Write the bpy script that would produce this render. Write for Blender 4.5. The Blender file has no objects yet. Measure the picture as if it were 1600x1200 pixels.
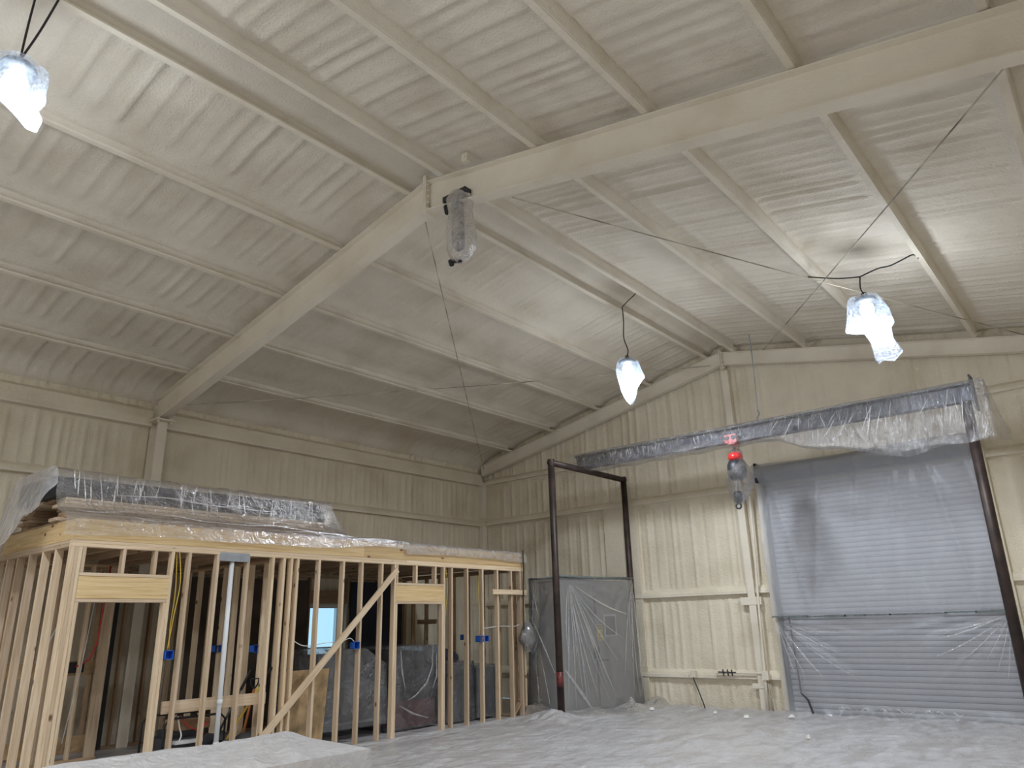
import bpy, math, random
import numpy as np
from mathutils import Matrix, Vector

# ------------------------------------------------------------------ camera, world, light
S = bpy.context.scene
COL = S.collection
random.seed(7)

cam_d = bpy.data.cameras.new('camera'); cam = bpy.data.objects.new('camera', cam_d); COL.objects.link(cam)
yaw, pitch, roll = -0.6925405, 0.31696896, -0.02613889
fwd = Vector((math.sin(yaw)*math.cos(pitch), math.cos(yaw)*math.cos(pitch), math.sin(pitch)))
r0 = Vector((math.cos(yaw), -math.sin(yaw), 0)); u0 = r0.cross(fwd)
rt = math.cos(roll)*r0 + math.sin(roll)*u0; up = -math.sin(roll)*r0 + math.cos(roll)*u0
cm = Matrix.Identity(4)
for i in range(3):
    cm[i][0], cm[i][1], cm[i][2] = rt[i], up[i], -fwd[i]
cm[0][3], cm[1][3], cm[2][3] = 0, 0, 1.6
cam.matrix_world = cm
cam_d.sensor_width = 36; cam_d.lens = 1145.97/1600*36; cam_d.clip_start = 0.05
S.camera = cam

W = bpy.data.worlds.new('sky'); S.world = W; W.use_nodes = True
W.node_tree.nodes['Background'].inputs[0].default_value = (0.55, 0.82, 1.0, 1)
W.node_tree.nodes['Background'].inputs[1].default_value = 0.65

S.view_settings.view_transform = 'Standard'; S.view_settings.look = 'None'
S.view_settings.gamma = 1.0; S.view_settings.use_curve_mapping = False
S.view_settings.exposure = 0.92
LAMP_W = 330.0
LAMP_COL = (0.87, 0.935, 1.0)
S.cycles.max_bounces = 10; S.cycles.diffuse_bounces = 6; S.cycles.transparent_max_bounces = 24

# ------------------------------------------------------------------ helpers
def tag(o, label=None, cat=None, group=None, kind=None):
    if label: o['label'] = label
    if cat: o['category'] = cat
    if group: o['group'] = group
    if kind: o['kind'] = kind
    return o

def empty(name, loc, label=None, cat=None, group=None, kind=None):
    o = bpy.data.objects.new(name, None); COL.objects.link(o); o.location = loc
    o.empty_display_size = 0.1
    return tag(o, label, cat, group, kind)

def origin(o):
    v = Vector((0, 0, 0))
    while o is not None:
        v = v + Vector(o.location); o = o.parent
    return v

def mesh(name, V, F, mat, parent=None, smooth=False):
    """one mesh object from world-space vertices; its origin is its parent's (or the mesh's base centre)"""
    V = np.asarray(V, float).reshape(-1, 3)
    if parent is not None:
        og = np.array(origin(parent))
    else:
        og = (V.min(0)+V.max(0))/2; og[2] = V[:, 2].min()
    me = bpy.data.meshes.new(name)
    me.from_pydata((V-og).tolist(), [], F if isinstance(F, list) else F.tolist())
    if smooth: me.polygons.foreach_set('use_smooth', [True]*len(me.polygons))
    me.materials.append(mat); me.update()
    o = bpy.data.objects.new(name, me); COL.objects.link(o)
    if parent is not None: o.parent = parent
    else: o.location = og
    return o

class MB:
    """collects shapes into one mesh"""
    def __init__(s): s.V = []; s.F = []
    def add(s, V, F):
        n = len(s.V); s.V += [tuple(v) for v in V]; s.F += [tuple(i+n for i in f) for f in F]; return s
    def box(s, a, b):
        (x0, y0, z0), (x1, y1, z1) = a, b
        x0, x1 = min(x0, x1), max(x0, x1); y0, y1 = min(y0, y1), max(y0, y1); z0, z1 = min(z0, z1), max(z0, z1)
        c = min(0.004, 0.2*min(x1-x0, y1-y0, z1-z0))
        # chamfer on vertical edges
        pts = [(x0+c, y0), (x1-c, y0), (x1, y0+c), (x1, y1-c), (x1-c, y1), (x0+c, y1), (x0, y1-c), (x0, y0+c)]
        V = [(x, y, z0) for x, y in pts]+[(x, y, z1) for x, y in pts]
        F = [tuple(range(7, -1, -1)), tuple(range(8, 16))]+[(i, (i+1) % 8, 8+(i+1) % 8, 8+i) for i in range(8)]
        return s.add(V, F)
    def tube(s, pts, r, n=8, cap=True, r1=None):
        pts = [Vector(p) for p in pts]; V = []; F = []
        m = len(pts); prev = None
        for i, p in enumerate(pts):
            t = (pts[min(i+1, m-1)]-pts[max(i-1, 0)]).normalized()
            if prev is None:
                a = Vector((0, 0, 1)) if abs(t.z) < .9 else Vector((1, 0, 0))
                u = t.cross(a).normalized()
            else:
                u = (prev - t*prev.dot(t)).normalized()
            prev = u; w = t.cross(u)
            rr = r if r1 is None else r+(r1-r)*i/(m-1)
            for k in range(n):
                a = 2*math.pi*k/n
                V.append(p+u*(rr*math.cos(a))+w*(rr*math.sin(a)))
        for i in range(m-1):
            for k in range(n):
                F.append((i*n+k, i*n+(k+1) % n, (i+1)*n+(k+1) % n, (i+1)*n+k))
        if cap:
            F.append(tuple(range(n-1, -1, -1))); F.append(tuple(range((m-1)*n, m*n)))
        return s.add(V, F)
    def extrude(s, prof, A, B, ux, uz):
        """closed 2-D profile [(a,b)] placed with axes ux, uz at A and at B"""
        A, B, ux, uz = map(Vector, (A, B, ux, uz)); n = len(prof)
        V = [A+ux*a+uz*b for a, b in prof]+[B+ux*a+uz*b for a, b in prof]
        F = [tuple(range(n)), tuple(range(2*n-1, n-1, -1))]+[(i, i+n, (i+1) % n+n, (i+1) % n) for i in range(n)]
        return s.add(V, F)
    def lathe(s, prof, c, n=16):
        V = []; F = []; m = len(prof)
        for r, z in prof:
            for k in range(n):
                a = 2*math.pi*k/n; V.append((c[0]+r*math.cos(a), c[1]+r*math.sin(a), c[2]+z))
        for i in range(m-1):
            for k in range(n): F.append((i*n+k, i*n+(k+1) % n, (i+1)*n+(k+1) % n, (i+1)*n+k))
        F.append(tuple(range(n-1, -1, -1))); F.append(tuple(range((m-1)*n, m*n)))
        return s.add(V, F)
    def build(s, name, mat, parent=None, smooth=False):
        return mesh(name, s.V, [list(f) for f in s.F], mat, parent, smooth)

def grid(name, P, mat, parent=None, mask=None, smooth=True, flip=False):
    """P: (n,m,3) array of points; mask (n-1,m-1) keeps cells"""
    n, m = P.shape[:2]
    idx = np.arange(n*m).reshape(n, m)
    q = np.stack([idx[:-1, :-1], idx[1:, :-1], idx[1:, 1:], idx[:-1, 1:]], -1)
    if flip: q = q[..., ::-1]
    q = q.reshape(-1, 4) if mask is None else q[mask]
    return mesh(name, P.reshape(-1, 3), q, mat, parent, smooth)

_tab = np.random.RandomState(3).rand(256, 256)
def vn(x, y, seed=0):
    x = np.asarray(x, float)+seed*17.31; y = np.asarray(y, float)+seed*5.77
    xi = np.floor(x).astype(int); yi = np.floor(y).astype(int); fx = x-xi; fy = y-yi
    fx = fx*fx*(3-2*fx); fy = fy*fy*(3-2*fy)
    g = lambda a, b: _tab[a % 256, b % 256]
    return (g(xi, yi)*(1-fx)+g(xi+1, yi)*fx)*(1-fy)+(g(xi, yi+1)*(1-fx)+g(xi+1, yi+1)*fx)*fy
def fbm(x, y, seed=0, o=3):
    r = 0; a = .5
    for k in range(o):
        r = r+a*(vn(np.asarray(x)*2**k, np.asarray(y)*2**k, seed+k)-.5); a *= .5
    return r
def ridge(x, y, seed=0):
    return 1-np.abs(2*vn(x, y, seed)-1)

# ------------------------------------------------------------------ materials
def newmat(name):
    m = bpy.data.materials.new(name); m.use_nodes = True
    nt = m.node_tree; b = nt.nodes['Principled BSDF']
    return m, nt, b
def N(nt, t, **kw):
    n = nt.nodes.new(t)
    for k, v in kw.items():
        if k in n.inputs.keys(): n.inputs[k].default_value = v
        else: setattr(n, k, v)
    return n
def ramp(nt, stops):
    r = nt.nodes.new('ShaderNodeValToRGB')
    while len(r.color_ramp.elements) < len(stops): r.color_ramp.elements.new(.5)
    for e, (p, c) in zip(r.color_ramp.elements, stops):
        e.position = p; e.color = (*c, 1)
    return r
def coords(nt, scale=(1, 1, 1), rnd=False):
    tc = nt.nodes.new('ShaderNodeTexCoord'); mp = nt.nodes.new('ShaderNodeMapping')
    mp.inputs['Scale'].default_value = scale
    nt.links.new(tc.outputs['Object'], mp.inputs['Vector'])
    if rnd:
        oi = nt.nodes.new('ShaderNodeObjectInfo'); mu = nt.nodes.new('ShaderNodeMath'); mu.operation = 'MULTIPLY'
        mu.inputs[1].default_value = 37.0
        nt.links.new(oi.outputs['Random'], mu.inputs[0])
        cb = nt.nodes.new('ShaderNodeCombineXYZ')
        for i in range(3): nt.links.new(mu.outputs[0], cb.inputs[i])
        nt.links.new(cb.outputs[0], mp.inputs['Location'])
    return mp.outputs[0]

def plain(name, col, rough=.6, metal=0., noise=.0, nscale=8, bump=0.):
    m, nt, b = newmat(name)
    b.inputs['Roughness'].default_value = rough; b.inputs['Metallic'].default_value = metal
    v = coords(nt)
    nz = N(nt, 'ShaderNodeTexNoise', Scale=nscale, Detail=4.0); nt.links.new(v, nz.inputs['Vector'])
    r = ramp(nt, [(.3, tuple(c*(1-noise) for c in col)), (.7, tuple(min(1, c*(1+noise)) for c in col))])
    nt.links.new(nz.outputs['Fac'], r.inputs[0]); nt.links.new(r.outputs[0], b.inputs['Base Color'])
    if bump:
        bp = N(nt, 'ShaderNodeBump', Strength=bump, Distance=.01)
        nt.links.new(nz.outputs['Fac'], bp.inputs['Height']); nt.links.new(bp.outputs[0], b.inputs['Normal'])
    return m

def foam_mat(name, base, strength=.55):
    """sprayed polyurethane foam: cream, orange-peel relief, faint colour drift"""
    m, nt, b = newmat(name)
    b.inputs['Roughness'].default_value = .62
    v = coords(nt)
    n1 = N(nt, 'ShaderNodeTexNoise', Scale=1.1, Detail=3.0); nt.links.new(v, n1.inputs['Vector'])
    d = tuple(c*k for c, k in zip(base, (.88, .86, .82))); l = tuple(min(1, c*1.06) for c in base)
    r = ramp(nt, [(.32, d), (.5, base), (.7, l)]); nt.links.new(n1.outputs['Fac'], r.inputs[0])
    nt.links.new(r.outputs[0], b.inputs['Base Color'])
    n2 = N(nt, 'ShaderNodeTexNoise', Scale=42.0, Detail=3.0); nt.links.new(v, n2.inputs['Vector'])
    n3 = N(nt, 'ShaderNodeTexNoise', Scale=7.0, Detail=3.0); nt.links.new(v, n3.inputs['Vector'])
    b2 = N(nt, 'ShaderNodeBump', Strength=strength*1.35, Distance=.014); nt.links.new(n2.outputs['Fac'], b2.inputs['Height'])
    b3 = N(nt, 'ShaderNodeBump', Strength=.35, Distance=.03); nt.links.new(n3.outputs['Fac'], b3.inputs['Height'])
    nt.links.new(b2.outputs[0], b3.inputs['Normal']); nt.links.new(b3.outputs[0], b.inputs['Normal'])
    return m

def wood_mat(name, dark, mid, light, knots=True):
    m, nt, b = newmat(name)
    b.inputs['Roughness'].default_value = .7
    v = coords(nt, (1, 1, .045), True)
    nz = N(nt, 'ShaderNodeTexNoise', Scale=34.0, Detail=5.0, Distortion=.9); nt.links.new(v, nz.inputs['Vector'])
    r = ramp(nt, [(.25, dark), (.5, mid), (.75, light)]); nt.links.new(nz.outputs['Fac'], r.inputs[0])
    oi = nt.nodes.new('ShaderNodeObjectInfo')
    tr = ramp(nt, [(0, (.74, .69, .66)), (.5, (.95, .92, .9)), (1, (1.12, 1.09, 1.04))]); nt.links.new(oi.outputs['Random'], tr.inputs[0])
    mx = N(nt, 'ShaderNodeMix', data_type='RGBA', blend_type='MULTIPLY'); mx.inputs[0].default_value = 1
    nt.links.new(r.outputs[0], mx.inputs[6]); nt.links.new(tr.outputs[0], mx.inputs[7])
    last = mx.outputs[2]
    if knots:
        v2 = coords(nt, (1, 1, .55), True)
        vo = N(nt, 'ShaderNodeTexVoronoi', Scale=5.2); nt.links.new(v2, vo.inputs['Vector'])
        kr = ramp(nt, [(.06, (1, 1, 1)), (.13, (0, 0, 0))]); nt.links.new(vo.outputs['Distance'], kr.inputs[0])
        m2 = N(nt, 'ShaderNodeMix', data_type='RGBA'); nt.links.new(kr.outputs[0], m2.inputs[0])
        nt.links.new(last, m2.inputs[6]); m2.inputs[7].default_value = (.16, .07, .03, 1); last = m2.outputs[2]
    nt.links.new(last, b.inputs['Base Color'])
    bp = N(nt, 'ShaderNodeBump', Strength=.15, Distance=.004); nt.links.new(nz.outputs['Fac'], bp.inputs['Height'])
    nt.links.new(bp.outputs[0], b.inputs['Normal'])
    return m

def plastic_mat(name, col=(.8, .8, .82), alpha=.4, rough=.22, wr=.5, wscale=(3, 3, 3), gloss=.25, dust=0., var=.1):
    """polythene sheeting: part clear, part milky, glossy wrinkles"""
    m, nt, b = newmat(name); nt.nodes.remove(b)
    out = nt.nodes['Material Output']
    v = coords(nt, wscale)
    n1 = N(nt, 'ShaderNodeTexNoise', Scale=2.2, Detail=5.0, Distortion=2.2); nt.links.new(v, n1.inputs['Vector'])
    n2 = N(nt, 'ShaderNodeTexNoise', Scale=9.0, Detail=3.0, Distortion=1.0); nt.links.new(v, n2.inputs['Vector'])
    ad = N(nt, 'ShaderNodeMath', operation='MULTIPLY_ADD'); nt.links.new(n2.outputs['Fac'], ad.inputs[0]); ad.inputs[1].default_value = .35
    nt.links.new(n1.outputs['Fac'], ad.inputs[2])
    bp = N(nt, 'ShaderNodeBump', Strength=wr, Distance=.05); nt.links.new(ad.outputs[0], bp.inputs['Height'])
    tp = N(nt, 'ShaderNodeBsdfTransparent', Color=(.93, .93, .94, 1))
    df = N(nt, 'ShaderNodeBsdfDiffuse', Color=(*col, 1)); tl = N(nt, 'ShaderNodeBsdfTranslucent', Color=(*col, 1))
    gl = N(nt, 'ShaderNodeBsdfGlossy', Color=(.9, .9, .92, 1), Roughness=rough)
    for s in (df, tl, gl): nt.links.new(bp.outputs[0], s.inputs['Normal'])
    if dust:
        vd = coords(nt, (.9, .35, 1)); nd = N(nt, 'ShaderNodeTexNoise', Scale=3.0, Detail=7.0, Distortion=1.6); nt.links.new(vd, nd.inputs['Vector'])
        rd = ramp(nt, [(.36, tuple(c*(1-dust)*k for c, k in zip(col, (1, .96, .92)))), (.58, col)]); nt.links.new(nd.outputs['Fac'], rd.inputs[0])
        nt.links.new(rd.outputs[0], df.inputs['Color'])
    a = N(nt, 'ShaderNodeMixShader', Fac=.3); nt.links.new(df.outputs[0], a.inputs[1]); nt.links.new(tl.outputs[0], a.inputs[2])
    # creases are milkier than the flat film
    mr = N(nt, 'ShaderNodeMapRange'); nt.links.new(n1.outputs['Fac'], mr.inputs['Value'])
    mr.inputs['From Min'].default_value = .35; mr.inputs['From Max'].default_value = .7
    mr.inputs['To Min'].default_value = max(0, alpha-var*.8); mr.inputs['To Max'].default_value = min(1, alpha+var*1.2)
    c = N(nt, 'ShaderNodeMixShader'); nt.links.new(mr.outputs[0], c.inputs[0]); nt.links.new(tp.outputs[0], c.inputs[1]); nt.links.new(a.outputs[0], c.inputs[2])
    fr = N(nt, 'ShaderNodeFresnel', IOR=1.5); nt.links.new(bp.outputs[0], fr.inputs['Normal'])
    fm = N(nt, 'ShaderNodeMath', operation='MULTIPLY_ADD'); nt.links.new(fr.outputs[0], fm.inputs[0]); fm.inputs[1].default_value = gloss*2; fm.inputs[2].default_value = gloss*.12
    d = N(nt, 'ShaderNodeMixShader'); nt.links.new(fm.outputs[0], d.inputs[0]); nt.links.new(c.outputs[0], d.inputs[1]); nt.links.new(gl.outputs[0], d.inputs[2])
    nt.links.new(d.outputs[0], out.inputs['Surface'])
    return m

FOAM_C = (.685, .628, .535)
M_foam = foam_mat('sprayed_foam', FOAM_C)
M_foamw = foam_mat('sprayed_foam_wall', (.70, .632, .505))
M_steel_f = foam_mat('foam_dusted_steel', (.72, .66, .555), .25)
M_wood = wood_mat('spruce_lumber', (.50, .375, .245), (.64, .51, .36), (.74, .625, .475))
M_head = wood_mat('pine_header', (.50, .33, .14), (.67, .50, .26), (.77, .62, .38))
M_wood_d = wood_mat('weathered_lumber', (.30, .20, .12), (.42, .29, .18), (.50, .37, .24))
M_ply = plain('plywood', (.40, .28, .15), .75, 0, .5, 4.5)
M_osb = plain('deck_board', (.33, .23, .14), .8, 0, .25, 6)
M_conc = plain('concrete', (.32, .31, .30), .85, 0, .15, 2, .1)
M_pipe = plain('rusty_pipe', (.040, .026, .022), .5, .3, .45, 5, .1)
M_redpaint = plain('red_paint', (.13, .022, .022), .4, 0, .5, 14)
M_hoistred = plain('hoist_red', (.62, .03, .03), .3)
M_dark = plain('dark_steel', (.035, .037, .045), .45, .2, .2)
M_beam = plain('blue_grey_steel', (.045, .048, .065), .5, .2, .2, 4)
M_black = plain('black_rubber', (.012, .012, .014), .6)
M_cord = plain('black_cord', (.02, .02, .022), .6)
M_wire = plain('foam_specked_rod', (.36, .33, .26), .6, 0, .75, 2.2)
M_galv = plain('galvanised_plate', (.30, .32, .35), .42, .5, .15, 10)
M_greycab = plain('grey_enamel', (.27, .27, .275), .45, 0, .06)
M_greymid = plain('dark_grey_enamel', (.095, .10, .11), .4)
M_yellow = plain('yellow_label', (.72, .60, .08), .5)
M_orange = plain('orange_wood', (.42, .14, .04), .5)
M_yel2 = plain('yellow_jacket_wire', (.60, .42, .06), .5)
M_white = plain('white_pvc', (.72, .74, .76), .3)
M_blue = plain('blue_plastic', (.02, .12, .55), .4)
M_redpex = plain('red_pex', (.50, .03, .03), .4)
M_barrel = plain('barrel_enamel', (.26, .27, .29), .5)
M_slat = plain('door_slat_enamel', (.56, .57, .61), .42, 0, .04)
M_tape = plain('grey_green_tape', (.13, .15, .145), .6, 0, .3, 20)
M_card = plain('brown_card', (.25, .15, .085), .8, 0, .2)
M_greysteel = plain('grey_steel', (.16, .17, .18), .4, .6)
M_maroon = plain('maroon_enamel', (.16, .018, .02), .35)
M_navy = plain('dark_blue_cloth_and_shade', (.02, .025, .045), .8)  # cloth of the bag; also painted shade on the room's back wall
M_shade_brown = plain('dark_brown_shade', (.075, .055, .04), .8, 0, .3, 3)  # painted shade for the back wall inside the stud room
M_debris = plain('foam_scrap', (.75, .74, .70), .8)
P_floor = plastic_mat('floor_film', (.75, .74, .76), .97, .35, .8, (1.2, .7, 1), .30, .26)
P_front = plastic_mat('milky_film', (.80, .80, .82), .74, .3, .7, (2.0, 2.0, 2.0), .25)
P_skirt = plastic_mat('skirt_film', (.66, .66, .66), .6, .2, .8, (3, 3, 3), .35)
P_crease = plastic_mat('creased_film', (.86, .86, .87), .34, .16, .3, (4, 4, 4), .7, var=.1)  # paler, more opaque film for raised folds and painted glints
P_end = plastic_mat('end_film', (.78, .77, .78), .46, .2, .8, (2.2, 2.2, 1.4), .35)
P_rim = plastic_mat('rim_film', (.78, .76, .74), .34, .2, .8, (2.2, 1.6, 2.2), .3)
P_cab = plastic_mat('cabinet_film', (.78, .775, .77), .25, .20, .08, (1.2, 1.2, .8), .5, var=.03)
P_door_u = plastic_mat('door_film_upper', (.66, .68, .73), .50, .3, .05, (1.0, 1, .8), .22, var=.02)
P_door_l = plastic_mat('door_film_lower', (.62, .635, .68), .30, .25, .12, (.8, 1, .6), .3, var=.03)
P_stack = plastic_mat('clear_film', (.74, .72, .72), .15, .16, .8, (2.2, 1.6, 2.2), .26)
P_beam = plastic_mat('beam_film', (.55, .55, .57), .10, .12, .9, (3.5, 3, 1.0), .26)
P_inner = plastic_mat('dim_film', (.5, .51, .54), .17, .18, .8, (2, 2, 2), .5)
P_bag = plastic_mat('bag_film', (.6, .75, .95), .06, .2, .6, (9, 9, 5), .12)
m, nt, b = newmat('bulb_glow')
b.inputs['Emission Color'].default_value = (.85, .93, 1, 1); b.inputs['Emission Strength'].default_value = 14
M_bulb = m
m, nt, b = newmat('window_pane'); nt.nodes.remove(b)
tp = N(nt, 'ShaderNodeBsdfTransparent', Color=(.9, .97, 1, 1)); gl = N(nt, 'ShaderNodeBsdfGlossy', Roughness=.1)
mx = N(nt, 'ShaderNodeMixShader', Fac=.08); nt.links.new(tp.outputs[0], mx.inputs[1]); nt.links.new(gl.outputs[0], mx.inputs[2])
nt.links.new(mx.outputs[0], nt.nodes['Material Output'].inputs['Surface']); M_glass = m

# ------------------------------------------------------------------ the shell
XR, SL, ZP = -5.76, 0.2036, 6.83          # ridge x, roof slope, purlin underside at the ridge
XL, YE, YB, XW = -12.58, 13.88, -8.5, 1.06
PL = [-6.03, -7.41, -8.76, -10.08, -11.40]
PR = [-5.50, -4.10, -2.75, -1.385, -0.06]
zp = lambda x: ZP-SL*abs(x-XR)
zroof = lambda x: ZP+.205-SL*abs(x-XR)
FRAMES = [5.45, 13.72]

def roof(side, seed):
    rs = np.random.RandomState(seed)
    A = np.arange(0, 6.90, .05); A = np.append(A, 6.9)
    Yv = np.concatenate([[-8.6, -6, -4, -2, -1], np.arange(0, 13.95, .033)])
    a, y = np.meshgrid(A, Yv, indexing='ij')
    sg = -1 if side == 'L' else 1
    edges = [0]+[abs(p-XR) for p in (PL if side == 'L' else PR)]+[6.95]
    h = .012*fbm(a*1.3, y*1.3, seed, 3)*2+.006*fbm(a*5, y*5, seed+3, 2)*2
    for k in range(len(edges)-1):
        e0, e1 = edges[k], edges[k+1]
        inb = (a >= e0) & (a < e1)
        d = np.minimum(a-e0, e1-a)
        fade = np.clip((d-(.13 if side == 'L' else .07))/.12, 0, 1); fade = fade*fade*(3-2*fade)
        for (y0, y1) in ((-9, FRAMES[0]), (FRAMES[0], 14)):
            wob = .05*fbm(a*1.5, y*0, seed+9+k, 2)
            yy = y0+.1
            soft = rs.uniform(.75, 1.15) if side == 'L' else rs.uniform(.8, 1.2)
            if side == 'L' and y0 > 0: soft *= .6
            while yy < y1:
                amp = rs.uniform(.008, .040)*soft; w = rs.uniform(.016, .034)
                drift = rs.uniform(-.02, .02)
                g = np.exp(-((y-yy-wob-drift*(a-e0))/w)**2)
                g2 = np.exp(-((y-yy-.09-wob)/(w*2.4))**2)
                h = h+inb*fade*(amp*g-.45*amp*g2)*((y >= y0) & (y < y1))
                yy += rs.uniform(.17, .36) if side == 'L' else rs.uniform(.14, .30)
    for e in edges[1:-1]:
        h = h+(.07*np.exp(-(np.abs(a-e-.06)/.11)**1.5) if side == 'L' else .05*np.exp(-(np.abs(a-e-.06)/.075)**1.5))
    h = h+.24*np.exp(-np.clip(6.80-a, 0, 9)/.12)
    for f in FRAMES: h = h+.03*np.exp(-((y-f)/.16)**2)
    x = XR+sg*a; z = ZP+.205-SL*a-h
    P = np.stack([x, y, z], -1)
    return grid('ceiling', P, M_foam, None, None, True, flip=(side == 'L'))
c1 = roof('L', 11); tag(c1, kind='structure', label='foam-sprayed ceiling slope on the stud room side')
c2 = roof('R', 23); tag(c2, kind='structure', label='foam-sprayed ceiling slope on the overhead door side')

def ribs(u, v, rows, seed, amp=(.002, .02), sp=(.16, .34), w=(.018, .045)):
    """vertical rib relief on a wall: u along, v up; rows: girt heights"""
    rs = np.random.RandomState(seed); h = .010*fbm(u*1.2, v*.7, seed, 3)*2+.006*fbm(u*9, v*.6, seed+2, 2)*2
    for k in range(len(rows)-1):
        r0_, r1_ = rows[k], rows[k+1]
        inb = (v >= r0_) & (v < r1_); d = np.minimum(v-r0_, r1_-v)
        fade = np.clip((d-.05)/.13, 0, 1)
        wob = .03*fbm(u*0+k, v*1.4, seed+4, 2)
        c = u.min()+rs.uniform(0, .2)
        while c < u.max():
            g = np.exp(-((u-c-wob)/rs.uniform(*w))**2)
            h = h+inb*fade*g*rs.uniform(*amp)*rs.choice([1, 1, 1, -.8]); c += rs.uniform(*sp)
    for r in rows[1:-1]:
        h = h+.045*np.exp(-np.clip(v-r, 0, 9)/.05)*(v > r-.02)
    return h

# wall_back: gable end with the overhead door
U = np.arange(XL-.02, XW+.03, .03); T = np.concatenate([np.linspace(0, 1, 115)])
u, t = np.meshgrid(U, T, indexing='ij'); zt = zroof(u)+.05; v = t*zt
h = ribs(u, v, [0, .56, 2.07, 3.98, 5.0, 7.4], 31, (.010, .040), (.13, .32), (.016, .034))
P = np.stack([u, YE-h, v], -1)
tag(grid('wall_back', P, M_foamw, flip=True), kind='structure', label='cream foamed gable wall behind the overhead door')
# wall_left with the window opening
U = np.concatenate([np.arange(YB, 0, .4), np.arange(0, YE+.03, .03)]); T = np.linspace(0, 5.62, 95)
U = np.sort(np.concatenate([U, [8.75, 9.50]])); T = np.sort(np.concatenate([T, [.91, 2.03]]))
u, v = np.meshgrid(U, T, indexing='ij')
h = ribs(u, v, [0, .56, 2.07, 3.98, 5.0, 7.4], 41, (.014, .046), (.10, .24), (.015, .030))
P = np.stack([XL+h, u, v], -1)
uc = (u[:-1, :-1]+u[1:, 1:])/2; vc = (v[:-1, :-1]+v[1:, 1:])/2
keep = ~((uc > 8.75) & (uc < 9.50) & (vc > .91) & (vc < 2.03))
tag(grid('wall_left', P, M_foamw, mask=keep), kind='structure', label='cream foamed side wall behind the stud room')
# the unseen rest of the shell
U = np.linspace(YB, YE, 40); T = np.linspace(0, 5.65, 10); u, v = np.meshgrid(U, T, indexing='ij')
tag(grid('wall_right', np.stack([XW+0*u, u, v], -1), M_foamw, flip=True), kind='structure')
U = np.linspace(XL, XW, 40); T = np.linspace(0, 1, 10); u, t = np.meshgrid(U, T, indexing='ij')
tag(grid('wall_front', np.stack([u, YB+0*u, t*(zroof(u)+.05)], -1), M_foamw), kind='structure')
fl = MB(); fl.box((XL-.05, YB-.05, -.2), (XW+.05, YE+.1, -.012))
tag(fl.build('floor', M_conc), kind='structure')

# window in the side wall, seen through the studs
wn = empty('window_1', (XL, 9.125, .91), 'small side window with blue daylight behind the studs', None, None, 'structure')
b_ = MB()
for y0, y1, z0, z1 in ((8.72, 8.79, .88, 2.06), (9.46, 9.53, .88, 2.06)): b_.box((XL-.06, y0, z0), (XL+.04, y1, z1)).build if False else b_.box((XL-.06, y0, z0), (XL+.04, y1, z1))
for z0, z1 in ((.88, .94), (2.0, 2.06), (1.25, 1.28)): b_.box((XL-.06, 8.78, z0), (XL+.035, 9.47, z1))
b_.build('window_frame', M_white, wn)
MB().box((XL-.045, 8.78, .93), (XL-.035, 9.47, 2.01)).build('pane', M_glass, wn)

# ------------------------------------------------------------------ steel frame
def ibeam(mb, A, B, depth, fl_w, ft=.014, wt=.016, axis=(0, 1, 0)):
    """I-section hung below the line A-B, flange width along axis"""
    A, B = Vector(A), Vector(B); d = (B-A).normalized(); ax = Vector(axis)
    upv = ax.cross(d).normalized()
    if upv.z < 0: upv = -upv
    h = fl_w/2; w = wt/2
    pr = [(-h, 0), (h, 0), (h, -ft), (w, -ft-.01), (w, -depth+ft+.01), (h, -depth+ft), (h, -depth), (-h, -depth), (-h, -depth+ft), (-w, -depth+ft+.01), (-w, -ft-.01), (-h, -ft)]
    mb.extrude(pr, A, B, ax, upv)

def bolts(parent, pts, r=.016, ln=.02):
    for p in pts:
        p = Vector(p); mb = MB(); mb.tube([p, p+Vector((ln, 0, 0))], r, 6); mb.build('bolt', M_steel_f, parent)

yf = 5.45
rl = empty('rafter', (-12.4, yf, 5.1), 'near foam-dusted steel rafter running from the ridge down to the stud room side wall', 'beam', 'roof rafters')
mb = MB(); ibeam(mb, (-12.52, yf, zp(-12.52)-.008), (XR-.037, yf, zp(XR)-.008), .40, .16, wt=.03); mb.build('girder', M_steel_f, rl)
mb = MB(); mb.box((XR-.035, yf-.09, 6.36), (XR-.008, yf+.09, 6.90)); ep = mb.build('end_plate', M_steel_f, rl)
rr = empty('rafter', (XR, yf, 6.4), 'near foam-dusted steel rafter rising over the room from the ridge toward the viewer', 'beam', 'roof rafters')
mb = MB(); ibeam(mb, (XR+.022, yf, zp(XR)-.008), (XW, yf, zp(XW)-.008), .40, .16, wt=.03); mb.build('girder', M_steel_f, rr)
mb = MB(); mb.box((XR-.006, yf-.09, 6.36), (XR+.02, yf+.09, 6.90)); ep = mb.build('end_plate', M_steel_f, rr)
bolts(ep, [(XR+.02, yf-.055, 6.44+.085*i) for i in range(5)])
ye = 13.74
for k, (xa, xb, lab) in enumerate(((-12.5, XR-.01, 'shallow foam-dusted rafter on the gable wall left of its centre column'), (XR+.01, XW, 'shallow foam-dusted rafter on the gable wall above the overhead door'))):
    r_ = empty('rafter', (xa if k == 0 else xb, ye, 5.1), lab, 'beam', 'roof rafters')
    mb = MB(); ibeam(mb, (xa, ye, zp(xa)), (xb, ye, zp(xb)), .27, .14, wt=.06); mb.build('girder', M_steel_f, r_)
    mb = MB(); xq = XR-.03 if k == 0 else XR+.004; mb.box((xq, ye-.08, 6.44), (xq+.026, ye+.07, 6.88)); p_ = mb.build('end_plate', M_steel_f, r_)
    if k == 1:
        bolts(p_, [(XR+.03, ye-.05, 6.5+.07*i) for i in range(5)])

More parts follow.
